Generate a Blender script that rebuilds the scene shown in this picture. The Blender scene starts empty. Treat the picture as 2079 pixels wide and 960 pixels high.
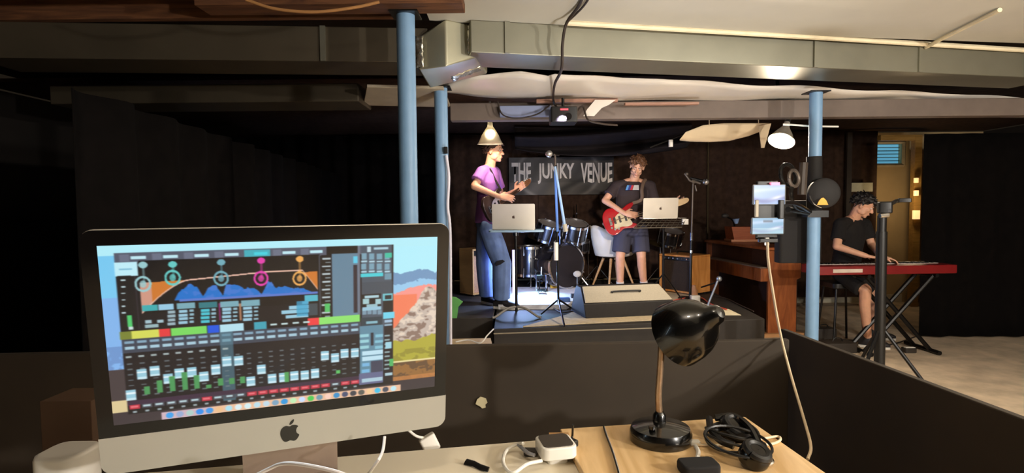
import bpy, bmesh, math, random
import numpy as np
from mathutils import Vector, Matrix, noise
random.seed(7)
S = bpy.context.scene
C = S.collection
V = Vector

# ------------------------------------------------------------------ camera
F_PX, PITCH, ROLL, CAM_Z = 1150.0, 0.05, 0.009, 1.5
_F = V((0, math.cos(PITCH), -math.sin(PITCH)))
_R0 = V((1, 0, 0)); _U0 = _R0.cross(_F)
_R = _R0*math.cos(ROLL) - _U0*math.sin(ROLL)
_U = _U0*math.cos(ROLL) + _R0*math.sin(ROLL)
EYE = V((0, 0, CAM_Z))
cam_data = bpy.data.cameras.new('camera')
cam_data.sensor_width = 36; cam_data.lens = 36*F_PX/2079; cam_data.clip_start = 0.02; cam_data.clip_end = 100
cam = bpy.data.objects.new('camera', cam_data); C.objects.link(cam)
cam.matrix_world = Matrix.Translation(EYE) @ Matrix((_R, _U, -_F)).transposed().to_4x4()
S.camera = cam

# ------------------------------------------------------------------ view, world, lights
S.view_settings.view_transform = 'Standard'; S.view_settings.look = 'None'
S.view_settings.gamma = 1; S.view_settings.exposure = 0.0; S.view_settings.use_curve_mapping = False
W = bpy.data.worlds.new('world'); S.world = W; W.use_nodes = True
W.node_tree.nodes['Background'].inputs[0].default_value = (1.0, 0.75, 0.5, 1)
W.node_tree.nodes['Background'].inputs[1].default_value = 0.012

def light(name, kind, loc, energy, color, size=0.1, target=None, angle=60, blend=0.6):
    d = bpy.data.lights.new(name, kind); d.energy = energy; d.color = color
    if kind == 'SPOT': d.spot_size = math.radians(angle); d.spot_blend = blend; d.shadow_soft_size = size
    elif kind == 'AREA': d.size = size
    else: d.shadow_soft_size = size
    o = bpy.data.objects.new(name, d); C.objects.link(o); o.location = loc
    if target is not None:
        o.rotation_euler = (V(target)-V(loc)).to_track_quat('-Z', 'Y').to_euler()
    return o
WARM = (1.0, 0.80, 0.58)
# bare ceiling bulbs of the room on this side of the stage, above and behind the desk
light('room_bulb_light', 'POINT', (3.7, 0.35, 2.10), 290, (1.0, 0.94, 0.86), 0.05)
light('desk_bulb_light', 'POINT', (-0.1, 0.75, 2.3), 12, (1.0, 0.86, 0.70), 0.04)
light('rear_bulb_light', 'POINT', (2.6, -0.9, 1.80), 310, (1.0, 0.94, 0.86), 0.08)
light('added_uplight', 'SPOT', (0.75, 2.35, 0.5), 135, (1.0, 0.95, 0.91), 0.12, (1.05, 4.2, 2.4), 110, 1.0)  # added up-light without a lamp body, brightens ceiling and hanging sheet

# ------------------------------------------------------------------ pixel to place
def ray(px, py):
    u = (px-1039.5)/F_PX; v = (480-py)/F_PX
    return _F + _R*u + _U*v
def P(px, py, Y):
    d = ray(px, py); return EYE + d*(Y/d.y)
def G(px, py, z=0.0):
    d = ray(px, py); return EYE + d*((z-CAM_Z)/d.z)
ST = 0.43       # stage height

# ------------------------------------------------------------------ materials
def srgb(c):
    return tuple((x/12.92 if x <= 0.04045 else ((x+0.055)/1.055)**2.4) for x in [v/255.0 for v in c])
MATS = {}
def mat(name, rgb, rough=0.6, metal=0.0, var=0.12, scale=8.0, bump=0.0, stretch=None, coat=0.0, spec=0.5, trans=0.0, subs=0.0):
    """procedural principled material; rgb is a 0-255 albedo"""
    if name in MATS: return MATS[name]
    m = bpy.data.materials.new(name); m.use_nodes = True; nt = m.node_tree; b = nt.nodes['Principled BSDF']
    col = srgb(rgb)
    b.inputs['Roughness'].default_value = rough; b.inputs['Metallic'].default_value = metal
    b.inputs['Coat Weight'].default_value = coat; b.inputs['Specular IOR Level'].default_value = spec
    if trans: b.inputs['Transmission Weight'].default_value = trans
    if subs:
        b.inputs['Subsurface Weight'].default_value = subs; b.inputs['Subsurface Scale'].default_value = 0.02
        b.inputs['Subsurface Radius'].default_value = (1, .35, .2)
    tc = nt.nodes.new('ShaderNodeTexCoord'); mp = nt.nodes.new('ShaderNodeMapping')
    nt.links.new(tc.outputs['Object'], mp.inputs[0])
    if stretch: mp.inputs['Scale'].default_value = stretch
    n = nt.nodes.new('ShaderNodeTexNoise'); n.inputs['Scale'].default_value = scale; n.inputs['Detail'].default_value = 6
    nt.links.new(mp.outputs[0], n.inputs['Vector'])
    r = nt.nodes.new('ShaderNodeValToRGB')
    r.color_ramp.elements[0].position = 0.3; r.color_ramp.elements[1].position = 0.7
    r.color_ramp.elements[0].color = tuple(max(0, c*(1-var)) for c in col)+(1,)
    r.color_ramp.elements[1].color = tuple(min(1, c*(1+var)) for c in col)+(1,)
    nt.links.new(n.outputs['Fac'], r.inputs[0]); nt.links.new(r.outputs[0], b.inputs['Base Color'])
    if bump:
        bp = nt.nodes.new('ShaderNodeBump'); bp.inputs['Strength'].default_value = bump; bp.inputs['Distance'].default_value = 0.01
        nt.links.new(n.outputs['Fac'], bp.inputs['Height']); nt.links.new(bp.outputs[0], b.inputs['Normal'])
    MATS[name] = m; return m
def wood(name, a, b_, rough=0.5, scale=3.0, stretch=(1, 12, 12), bump=0.05):
    if name in MATS: return MATS[name]
    m = bpy.data.materials.new(name); m.use_nodes = True; nt = m.node_tree; b = nt.nodes['Principled BSDF']
    b.inputs['Roughness'].default_value = rough
    tc = nt.nodes.new('ShaderNodeTexCoord'); mp = nt.nodes.new('ShaderNodeMapping'); mp.inputs['Scale'].default_value = stretch
    nt.links.new(tc.outputs['Object'], mp.inputs[0])
    n = nt.nodes.new('ShaderNodeTexNoise'); n.inputs['Scale'].default_value = scale; n.inputs['Detail'].default_value = 8; n.inputs['Distortion'].default_value = 1.2
    nt.links.new(mp.outputs[0], n.inputs['Vector'])
    r = nt.nodes.new('ShaderNodeValToRGB'); r.color_ramp.elements[0].position = 0.32; r.color_ramp.elements[1].position = 0.68
    r.color_ramp.elements[0].color = srgb(a)+(1,); r.color_ramp.elements[1].color = srgb(b_)+(1,)
    nt.links.new(n.outputs['Fac'], r.inputs[0]); nt.links.new(r.outputs[0], b.inputs['Base Color'])
    bp = nt.nodes.new('ShaderNodeBump'); bp.inputs['Strength'].default_value = bump; bp.inputs['Distance'].default_value = 0.01
    nt.links.new(n.outputs['Fac'], bp.inputs['Height']); nt.links.new(bp.outputs[0], b.inputs['Normal'])
    MATS[name] = m; return m
def glow(name, rgb, strength):
    if name in MATS: return MATS[name]
    m = bpy.data.materials.new(name); m.use_nodes = True; b = m.node_tree.nodes['Principled BSDF']
    b.inputs['Base Color'].default_value = srgb(rgb)+(1,)
    b.inputs['Emission Color'].default_value = srgb(rgb)+(1,); b.inputs['Emission Strength'].default_value = strength
    MATS[name] = m; return m
def attr_mat(name, emit=0.0, rough=0.3):
    if name in MATS: return MATS[name]
    m = bpy.data.materials.new(name); m.use_nodes = True; nt = m.node_tree; b = nt.nodes['Principled BSDF']
    a = nt.nodes.new('ShaderNodeAttribute'); a.attribute_name = 'paint'
    b.inputs['Roughness'].default_value = rough
    if emit:
        b.inputs['Base Color'].default_value = (.01, .01, .01, 1)
        nt.links.new(a.outputs['Color'], b.inputs['Emission Color']); b.inputs['Emission Strength'].default_value = emit
    else: nt.links.new(a.outputs['Color'], b.inputs['Base Color'])
    MATS[name] = m; return m

# ------------------------------------------------------------------ mesh builder
def frame(o, yaw=0.0, pitch=0.0, roll=0.0):
    return Matrix.Translation(V(o)) @ Matrix.Rotation(yaw, 4, 'Z') @ Matrix.Rotation(pitch, 4, 'X') @ Matrix.Rotation(roll, 4, 'Y')
def axes(o, x, y, z):
    m = Matrix((V(x).normalized(), V(y).normalized(), V(z).normalized())).transposed().to_4x4()
    return Matrix.Translation(V(o)) @ m
def ortho(d):
    d = V(d).normalized(); a = V((0, 0, 1)) if abs(d.z) < 0.9 else V((1, 0, 0))
    u = d.cross(a).normalized(); return u, d.cross(u).normalized()
def wloc(o):
    l = V((0, 0, 0))
    while o is not None: l = l + V(o.location); o = o.parent
    return l
class MB:
    def __init__(s, M=None): s.v = []; s.f = []; s.M = M or Matrix()
    def add(s, vs, fs):
        n = len(s.v); s.v += [s.M @ V(p) for p in vs]; s.f += [tuple(i+n for i in f) for f in fs]; return s
    def box(s, c, d, yaw=0.0, M=None):
        x, y, z = [k/2 for k in d]; m = M or (Matrix.Translation(V(c)) @ Matrix.Rotation(yaw, 4, 'Z'))
        vs = [m @ V((a*x, b*y, e*z)) for a in (-1, 1) for b in (-1, 1) for e in (-1, 1)]
        return s.add(vs, [(0, 1, 3, 2), (4, 6, 7, 5), (0, 4, 5, 1), (2, 3, 7, 6), (0, 2, 6, 4), (1, 5, 7, 3)])
    def hexa(s, lo, hi):
        """lo, hi: four corners each, same order"""
        return s.add(list(lo)+list(hi), [(3, 2, 1, 0), (4, 5, 6, 7)] + [(i, (i+1) % 4, 4+(i+1) % 4, 4+i) for i in range(4)])
    def tube(s, pts, r, n=8, cap=True):
        pts = [V(p) for p in pts]; k = len(pts); rr = r if isinstance(r, (list, tuple)) else [r]*k
        vs = []; u = None
        for i, p in enumerate(pts):
            d = (pts[min(i+1, k-1)]-pts[max(i-1, 0)])
            if d.length < 1e-9: d = V((0, 0, 1))
            d.normalize()
            if u is None: u, w = ortho(d)
            else:
                u = (u - d*u.dot(d)); u = u.normalized() if u.length > 1e-6 else ortho(d)[0]; w = d.cross(u)
            for j in range(n):
                a = 2*math.pi*j/n; vs.append(p + (u*math.cos(a)+w*math.sin(a))*rr[i])
        fs = [(i*n+j, i*n+(j+1) % n, (i+1)*n+(j+1) % n, (i+1)*n+j) for i in range(k-1) for j in range(n)]
        if cap: fs += [tuple(range(n-1, -1, -1)), tuple((k-1)*n+j for j in range(n))]
        return s.add(vs, fs)
    def cyl(s, a, b, r, r2=None, n=20): return s.tube([a, b], [r, r if r2 is None else r2], n)
    def lathe(s, prof, o=(0, 0, 0), ax=(0, 0, 1), n=28, close=False):
        """prof: (radius, height) pairs along ax"""
        o = V(o); ax = V(ax).normalized(); u, w = ortho(ax); vs = []
        for r, h in prof:
            for j in range(n):
                a = 2*math.pi*j/n; vs.append(o + ax*h + (u*math.cos(a)+w*math.sin(a))*max(r, 1e-5))
        k = len(prof); m = k if close else k-1
        fs = [(i*n+j, i*n+(j+1) % n, ((i+1) % k)*n+(j+1) % n, ((i+1) % k)*n+j) for i in range(m) for j in range(n)]
        return s.add(vs, fs)
    def torus(s, o, ax, R, r, n=28, m=8, a0=0.0, a1=2*math.pi, u=None):
        ax = V(ax).normalized(); uu, w = ortho(ax)
        if u is not None: uu = V(u).normalized(); w = ax.cross(uu)
        full = abs(a1-a0-2*math.pi) < 1e-6
        pts = [V(o)+(uu*math.cos(t)+w*math.sin(t))*R for t in [a0+(a1-a0)*i/n for i in range(n+1)]]
        return s.tube(pts, r, m, cap=not full)
    def ball(s, c, r, n=14, m=10, M=None):
        rr = (r, r, r) if not isinstance(r, (tuple, list)) else r
        vs = []; fs = []
        mm = M or Matrix()
        for i in range(1, m):
            t = math.pi*i/m
            for j in range(n):
                a = 2*math.pi*j/n
                vs.append(V(c)+mm.to_3x3() @ V((rr[0]*math.sin(t)*math.cos(a), rr[1]*math.sin(t)*math.sin(a), rr[2]*math.cos(t))))
        vs += [V(c)+mm.to_3x3() @ V((0, 0, rr[2])), V(c)-mm.to_3x3() @ V((0, 0, rr[2]))]; T = len(vs)-2
        for i in range(m-2):
            for j in range(n): fs.append((i*n+j, (i+1)*n+j, (i+1)*n+(j+1) % n, i*n+(j+1) % n))
        for j in range(n): fs.append((T, j, (j+1) % n)); fs.append((T+1, (m-2)*n+(j+1) % n, (m-2)*n+j))
        return s.add(vs, fs)
    def prism(s, poly, t, M=None, z0=0.0):
        """poly in local xy extruded along z by t"""
        m = M or Matrix(); n = len(poly)
        vs = [m @ V((x, y, z0)) for x, y in poly]+[m @ V((x, y, z0+t)) for x, y in poly]
        return s.add(vs, [tuple(range(n-1, -1, -1)), tuple(range(n, 2*n))]+[(i, (i+1) % n, n+(i+1) % n, n+i) for i in range(n)])
    def rbox(s, c, d, r=0.02, seg=4, M=None):
        """box with its four vertical (z) edges rounded"""
        x, y = d[0]/2-r, d[1]/2-r; poly = []
        for sx, sy, a in ((1, 1, 0), (-1, 1, 90), (-1, -1, 180), (1, -1, 270)):
            for i in range(seg+1):
                t = math.radians(a+90*i/seg); poly.append((sx*x+r*math.cos(t), sy*y+r*math.sin(t)))
        m = (M or Matrix()) @ Matrix.Translation(V(c)-V((0, 0, d[2]/2)))
        return s.prism(poly, d[2], m)
    def loft(s, rings, cap=True, n=20, pw=2.0):
        """rings: (centre, side vector, front vector) superellipse rings"""
        vs = []
        for c, a, b in rings:
            for j in range(n):
                t = 2*math.pi*j/n; ct, st = math.cos(t), math.sin(t)
                e = 2.0/pw
                vs.append(V(c)+V(a)*math.copysign(abs(ct)**e, ct)+V(b)*math.copysign(abs(st)**e, st))
        k = len(rings)
        fs = [(i*n+j, i*n+(j+1) % n, (i+1)*n+(j+1) % n, (i+1)*n+j) for i in range(k-1) for j in range(n)]
        if cap: fs += [tuple(range(n-1, -1, -1)), tuple((k-1)*n+j for j in range(n))]
        return s.add(vs, fs)
    def cap(s, a, b, ra, rb, n=12):
        """tapered limb with round ends"""
        a, b = V(a), V(b); d = (b-a); L = d.length
        if L < 1e-6: return s.ball(a, ra)
        d /= L; pts = []; rr = []
        for t in (90, 65, 40, 18): pts.append(a-d*ra*math.sin(math.radians(t))); rr.append(max(ra*math.cos(math.radians(t)), ra*.05))
        for i in range(4): pts.append(a+(b-a)*i/3); rr.append(ra+(rb-ra)*i/3)
        for t in (18, 40, 65, 90): pts.append(b+d*rb*math.sin(math.radians(t))); rr.append(max(rb*math.cos(math.radians(t)), rb*.05))
        return s.tube(pts, rr, n)
    def grid(s, fn, nu, nv):
        vs = [fn(i/nu, j/nv) for j in range(nv+1) for i in range(nu+1)]
        fs = [(j*(nu+1)+i, j*(nu+1)+i+1, (j+1)*(nu+1)+i+1, (j+1)*(nu+1)+i) for j in range(nv) for i in range(nu)]
        return s.add(vs, fs)
    def build(s, name, m, parent=None, bevel=0.0, seg=2, smooth=True, solid=0.0, sub=0, origin=None, remesh=0.0, smooth_it=0, ang=35):
        if parent is not None: off = wloc(parent)
        elif origin is not None: off = V(origin)
        else:
            xs = [p.x for p in s.v]; ys = [p.y for p in s.v]; zs = [p.z for p in s.v]
            off = V(((min(xs)+max(xs))/2, (min(ys)+max(ys))/2, min(zs)))
        me = bpy.data.meshes.new(name)
        me.from_pydata([tuple(p-off) for p in s.v], [], s.f); me.update()
        bm = bmesh.new(); bm.from_mesh(me); bmesh.ops.recalc_face_normals(bm, faces=bm.faces); bm.to_mesh(me); bm.free()
        o = bpy.data.objects.new(name, me); C.objects.link(o)
        if parent is not None: o.parent = parent
        else: o.location = off
        if m: me.materials.append(m)
        if smooth:
            for p in me.polygons: p.use_smooth = True
            if not (remesh or sub): me.set_sharp_from_angle(angle=math.radians(ang))
        if solid: k = o.modifiers.new('solid', 'SOLIDIFY'); k.thickness = solid; k.offset = 0
        if bevel:
            k = o.modifiers.new('bevel', 'BEVEL'); k.width = bevel; k.segments = seg; k.limit_method = 'ANGLE'; k.angle_limit = math.radians(40)
            k.harden_normals = smooth
        if remesh:
            k = o.modifiers.new('join', 'REMESH'); k.mode = 'VOXEL'; k.voxel_size = remesh; k.use_smooth_shade = True
            if smooth_it: k = o.modifiers.new('relax', 'SMOOTH'); k.factor = 0.5; k.iterations = smooth_it
            dg = bpy.context.evaluated_depsgraph_get(); dg.update()
            new = bpy.data.meshes.new_from_object(o.evaluated_get(dg)); o.modifiers.clear(); o.data = new
            for p in new.polygons: p.use_smooth = True
        if sub: k = o.modifiers.new('sub', 'SUBSURF'); k.levels = sub; k.render_levels = sub
        return o
def tag(o, label=None, cat=None, group=None, kind=None):
    if label: o['label'] = label
    if cat: o['category'] = cat
    if group: o['group'] = group
    if kind: o['kind'] = kind
    return o
def thing(name, label, cat, loc, group=None):
    o = bpy.data.objects.new(name, None); C.objects.link(o); o.location = V(loc); o.empty_display_size = 0.1
    return tag(o, label, cat, group)
def struct(o, label=None): return tag(o, label=label, kind='structure')
def lerp(a, b, t): return V(a)*(1-t)+V(b)*t
def curve_pts(pts, n=8):
    """Catmull-Rom through points"""
    pts = [V(p) for p in pts]; q = [pts[0]*2-pts[1]]+pts+[pts[-1]*2-pts[-2]]; out = []
    for i in range(1, len(q)-2):
        a, b, c, d = q[i-1:i+3]
        for k in range(n):
            t = k/n
            out.append(0.5*((2*b)+(c-a)*t+(2*a-5*b+4*c-d)*t*t+(3*b-a-3*c+d)*t**3))
    out.append(pts[-1]); return out
def paint_sheet(name, m, parent, corner, ux, uy, rgb, thickness=0.0, off=None):
    """a sheet whose points carry a colour; rgb is an (ny, nx, 3) linear array, row 0 at the top; corner = top left"""
    ny, nx, _ = rgb.shape
    off = wloc(parent) if parent is not None else off
    c = np.array(corner)-np.array(off); ux = np.array(ux); uy = np.array(uy)
    I, J = np.meshgrid(np.arange(nx), np.arange(ny))
    co = c + I[..., None]/(nx-1)*ux + J[..., None]/(ny-1)*uy
    me = bpy.data.meshes.new(name); N = nx*ny; me.vertices.add(N); me.vertices.foreach_set('co', co.reshape(-1).astype(np.float32))
    q = (J[:-1, :-1]*nx+I[:-1, :-1]).reshape(-1); quads = np.stack([q, q+nx, q+nx+1, q+1], 1)
    me.loops.add(quads.size); me.loops.foreach_set('vertex_index', quads.reshape(-1).astype(np.int32))
    me.polygons.add(len(quads)); me.polygons.foreach_set('loop_start', (np.arange(len(quads))*4).astype(np.int32))
    me.update(calc_edges=True)
    at = me.attributes.new('paint', 'FLOAT_COLOR', 'POINT')
    at.data.foreach_set('color', np.concatenate([rgb.reshape(-1, 3), np.ones((N, 1))], 1).reshape(-1).astype(np.float32))
    me.materials.append(m)
    o = bpy.data.objects.new(name, me); C.objects.link(o)
    if parent is not None: o.parent = parent
    else: o.location = off
    return o
def lin(a):
    a = np.clip(np.asarray(a, float)/255, 0, 1); return np.where(a <= .04045, a/12.92, ((a+.055)/1.055)**2.4)

# shared materials
BLACKWALL = mat('black_paint', (52, 42, 30), 0.85, var=.15, scale=5, bump=.15)
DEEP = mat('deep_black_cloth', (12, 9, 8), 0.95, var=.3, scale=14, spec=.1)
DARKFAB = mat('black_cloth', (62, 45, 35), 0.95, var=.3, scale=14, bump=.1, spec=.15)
BLK = mat('black_plastic', (20, 19, 18), 0.4, var=.1)
BLKM = mat('black_metal', (24, 22, 21), 0.35, metal=0.4, var=.1)
CHROME = mat('chrome', (215, 215, 215), 0.15, metal=1.0, var=.05)
ALU = mat('aluminium', (205, 198, 184), 0.38, metal=0.55, var=.03)
WHITE = mat('white_plastic', (235, 230, 220), 0.35, var=.03)
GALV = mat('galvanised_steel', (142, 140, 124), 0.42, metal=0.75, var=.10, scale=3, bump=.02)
FOIL = mat('foil_tape', (225, 220, 200), 0.25, metal=0.9, var=.15, scale=30, bump=.5)
BLUE = mat('pale_blue_paint', (128, 166, 202), 0.45, var=.06, scale=10)
SKIN = mat('skin', (228, 172, 140), 0.5, var=.06, scale=20, subs=.1)
# ================================================================== THE ROOM
XL, XR, YB, YF, CZ = -4.6, 7.2, 8.7, -2.6, 2.6
CONC = mat('concrete_floor', (198, 178, 152), 0.8, var=.25, scale=5, bump=.15)
struct(MB().box(((XL+XR)/2, (YB+YF)/2, -.05), (XR-XL, YB-YF, .1)).build('floor', CONC))
CREAM = mat('cream_wall_paint', (205, 176, 128), 0.85, var=.10, scale=3, bump=.1)
DARKW = mat('dark_basement_wall', (24, 18, 14), 0.9, var=.25, scale=3, bump=.2)
# back wall with its window opening
wA = G(1775, 329, 0); wp0 = P(1776, 336, YB); wp1 = P(1832, 288, YB)
m = MB(); x0, x1, z0, z1 = wp0.x, wp1.x+.02, wp0.z, wp1.z
m.box(((XL+x0)/2, YB+.1, CZ/2), (x0-XL, .2, CZ)); m.box(((XR+x1)/2, YB+.1, CZ/2), (XR-x1, .2, CZ))
m.box(((x0+x1)/2, YB+.1, z0/2), (x1-x0, .2, z0)); m.box(((x0+x1)/2, YB+.1, (z1+CZ)/2), (x1-x0, .2, CZ-z1))
struct(m.build('wall_back', CREAM))
struct(MB().box((XL-.1, (YB+YF)/2, CZ/2), (.2, YB-YF, CZ)).build('wall_left', DARKW))
struct(MB().box((XR+.1, (YB+YF)/2, CZ/2), (.2, YB-YF, CZ)).build('wall_right', DARKW))
struct(MB().box(((XL+XR)/2, YF-.1, CZ/2), (XR-XL, .2, CZ)).build('wall_rear', DARKW))
# basement window: frame, bluish lit panes with blind slats
w = thing('window_1', None, None, (x0, YB, z0)); w['kind'] = 'structure'
fr = MB()
for a, b in (((x0, z0), (x1, z0)), ((x0, z1), (x1, z1)), ((x0, z0), (x0, z1)), ((x1, z0), (x1, z1))):
    fr.cyl((a[0], YB-.01, a[1]), (b[0], YB-.01, b[1]), .03, n=4)
fr.build('window_frame', mat('window_frame_paint', (190, 170, 135), .6), w)
MB().box(((x0+x1)/2, YB+.12, (z0+z1)/2), (x1-x0, .01, z1-z0)).build('window_glass', glow('daylight_glass', (92, 160, 190), .8), w)
bl = MB()
for i in range(7):
    z = z0+(z1-z0)*(i+.5)/7; bl.box(((x0+x1)/2, YB+.07, z), (x1-x0-.02, .004, .012))
bl.build('blind', mat('blind_slat', (90, 130, 150), .6), w)
# skirting board
t1, t2 = P(1660, 612, YB-.03), P(1775, 612, YB-.03)
struct(MB().box(((x0+3.2)/2, YB-.015, .06), (x0-3.2+.9, .03, .12)).build('baseboard_back', mat('white_skirting', (210, 200, 175), .6), bevel=.004))

# ceiling: plaster sheet over the duct on this side, dark boards beyond and at the side
PLAS = mat('cream_ceiling_board', (190, 186, 173), .8, var=.05, scale=2, bump=.05)
DBOARD = wood('dark_ceiling_boards', (26, 17, 12), (42, 28, 19), .8, 2.0, (1, 8, 8), .2)
BROWN = wood('brown_joist_wood', (78, 46, 26), (122, 78, 46), .75, 3.0, (1, 10, 10), .3)
ce = G(850, -20, CZ); cf = G(872, 36, CZ)
ceil = thing('ceiling', None, None, (0, 3, CZ)); ceil['kind'] = 'structure'
m = MB()
kx = [(ce.x-.02, YF), (ce.x, ce.y), (cf.x, cf.y), (cf.x+.4, 3.42), (4.6, 4.05), (XR, 4.5), (XR, YF)]
def sag(x, y): return .012*math.sin(x*2.1+.4)*math.sin(y*1.7)
m.prism([(a, b) for a, b in kx], .015, Matrix.Translation((0, 0, CZ-.015)))
m.build('ceiling_board', PLAS, ceil)
MB().box(((XL+XR)/2, (YB+YF)/2, CZ+.17), (XR-XL, YB-YF, .04)).build('subfloor', DBOARD, ceil)
MB().box(((XL+XR)/2, (YB+4.9)/2, CZ+.03), (XR-XL, YB-4.9, .03)).build('stage_ceiling', DARKFAB, ceil)
# exposed joists left of the board
for i in range(6):
    y = 1.1+i*.42
    o = MB().box(((XL+cf.x-.1)/2, y, CZ+.06), (cf.x-.1-XL, .05, .2)).build('joist', BROWN)
    tag(o, 'brown timber ceiling joist over the dark side, %s from the silver duct' % ['sixth', 'fifth', 'fourth', 'third', 'second', 'nearest'][i], 'joist', 'ceiling joists above the dark side')
# cream edge strip where board meets duct
a, b = G(1150, 44, CZ-.02), G(2150, 106, CZ-.02)
struct(MB().tube([a+V((0, 0, -.005)), lerp(a, b, .5), b], .017, 8).build('trim_1', mat('cream_strip', (228, 214, 180), .5), bevel=0))
o = MB().tube(curve_pts([G(1880, 96, CZ-.03), G(1910, 80, CZ-.035), G(1960, 55, CZ-.03), G(2030, 20, CZ-.03)]), .013, 8).build('pipe', MATS['cream_strip'])
tag(o, 'thin cream pipe branching off across the cream ceiling sheet', 'pipe')

# ------------------------------------------------------------------ air duct
duct = thing('air_duct', 'long rectangular galvanised air duct under the ceiling with a taped elbow', 'duct', G(960, 110, 2.4))
def run(p, q, z0, z1, depth, name, M=GALV):
    p, q = V((p.x, p.y, 0)), V((q.x, q.y, 0)); d = (q-p).normalized(); n = V((-d.y, d.x, 0))
    if n.y < 0: n = -n
    c = [p, q, q+n*depth, p+n*depth]
    return MB().hexa([k+V((0, 0, z0)) for k in c], [k+V((0, 0, z1)) for k in c]).build(name, M, duct, bevel=.006), d, n
a, b = G(955, 38, 2.59), G(2150, 106, 2.59)
o, dR, nR = run(a, b, 2.40, 2.585, .34, 'duct_run')
p0 = V((a.x, a.y, 0)); dt = (V((b.x, b.y, 0))-p0)
# standing seams on the face
for px in (1030, 1655, 1865):
    t = [k for k in range(200)]; best = min(t, key=lambda k: abs((lambda q: 1039.5+F_PX*((q-EYE).dot(_R)/(q-EYE).dot(_F)))(p0+dt*(k/200)+V((0, 0, 2.5)))-px))
    c = p0+dt*(best/200)
    MB().box(c-nR*.006+V((0, 0, 2.4925)), (.03, .014, .18), math.atan2(dR.y, dR.x)).build('seam', GALV, duct)
# left run
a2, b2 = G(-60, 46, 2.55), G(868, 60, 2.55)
oL, dL, nL = run(a2, b2, 2.36, 2.56, .34, 'duct_run', mat('dimmed_duct_steel', (84, 75, 60), .55, metal=.4, var=.12, scale=4))  # darker steel carries the dim light on this side of the room
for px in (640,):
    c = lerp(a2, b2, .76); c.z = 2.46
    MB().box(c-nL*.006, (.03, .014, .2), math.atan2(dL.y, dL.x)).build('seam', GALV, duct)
# elbow: face towards us, rounded corner, set a little lower
e0 = G(846, 60, 2.56); e1 = P(962, 38, e0.y-.02)
pts = []
m = MB()
zt, zb = 2.59, 2.315
f0 = P(848, 60, e0.y-.05); f1 = P(905, 60, e0.y-.10); f2 = P(966, 60, e0.y+.02)
ring = [V((f0.x, f0.y, 0)), V((f1.x, f1.y, 0)), V((f2.x, f2.y, 0)), V((f2.x+.05, f2.y+.42, 0)), V((f0.x, f0.y+.45, 0))]
n = len(ring)
lo = [k+V((0, 0, zb)) for k in ring]; hi = [k+V((0, 0, zt)) for k in ring]
lo[2].z = 2.40; lo[3].z = 2.40; lo[4].z = 2.30
hi[0].z = 2.50
m.add(lo+hi, [tuple(range(n-1, -1, -1)), tuple(range(n, 2*n))]+[(i, (i+1) % n, n+(i+1) % n, n+i) for i in range(n)])
m.build('elbow', mat('elbow_steel', (186, 182, 158), .38, metal=.75, var=.12, scale=4, bump=.04), duct, bevel=.012)
rnd = random.Random(3)
def tape(q0, q1, wdt, zt, zb, name='foil_tape'):
    def fn(u, v):
        p = lerp(q0, q1, u); z = zt+(zb-zt)*v
        return p+V((rnd.uniform(-.004, .004), -.012+rnd.uniform(-.006, .004), z+rnd.uniform(-.004, .004)))
    MB().grid(fn, 4, 12).build(name, FOIL, duct, solid=.003)
f2b = V((f2.x, f2.y, 0)); f0b = V((f0.x, f0.y, 0))
tape(f2b+V((-.05, -.02, 0)), f2b+V((.02, -.01, 0)), 0, 2.59, 2.41)
tape(f0b+V((-.01, -.01, 0)), f0b+V((.035, -.02, 0)), 0, 2.50, 2.32)
def fn(u, v):
    p = lerp(P(915, 150, f1.y+.02), P(975, 128, f2.y-.0), u); return p+V((rnd.uniform(-.005, .005), .0+v*.10, -.016+rnd.uniform(-.008, .004)))
MB().grid(fn, 8, 4).build('foil_tape', FOIL, duct, solid=.003)

# ------------------------------------------------------------------ white sheet slung behind the duct
SHEET = mat('white_plastic_sheet', (232, 224, 212), .28, var=.06, scale=3, bump=.06)
fx = [(905, 168), (960, 152), (1060, 147), (1118, 154), (1124, 148), (1200, 153), (1260, 160), (1340, 158), (1480, 170), (1620, 175), (1780, 184), (1941, 190), (2150, 205)]
bx = [(870, 185), (960, 196), (1060, 198), (1118, 202), (1124, 203), (1200, 206), (1260, 205), (1340, 209), (1480, 218), (1620, 219), (1780, 222), (1941, 232), (2150, 243)]
def interp(tab, x):
    for (a, b), (c, d) in zip(tab, tab[1:]):
        if x <= c: return b+(d-b)*(x-a)/(c-a)
    return tab[-1][1]
def fn(u, v):
    xf = 905+u*(2150-905); xb = 870+u*(2150-870)
    f = G(xf, interp(fx, xf), 2.43); b = G(xb, interp(bx, xb), 2.40)
    p = lerp(f, b, v); p.z -= .02*math.sin(math.pi*v)+.008*math.sin(u*40+v*3)
    return p
o = MB().grid(fn, 90, 6).build('ceiling_sheet', SHEET, solid=.004)
tag(o, 'long white plastic sheet slung under the joists behind the silver duct', 'sheet')
# torn hanging flap of it
fl = [(1208, 203), (1250, 203), (1236, 213), (1222, 219), (1206, 236), (1184, 236), (1192, 222)]
q = [P(x, y, 4.62) for x, y in fl]
mm = axes(q[0], (1, 0, 0), (0, 0, 1), (0, -1, 0)); inv = mm.inverted()
sm = MB(); sm.prism([tuple((inv @ k)[:2]) for k in q], .006, mm)
o = sm.build('torn_flap', SHEET); tag(o, 'torn white flap hanging down from the long ceiling sheet', 'flap')
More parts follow.
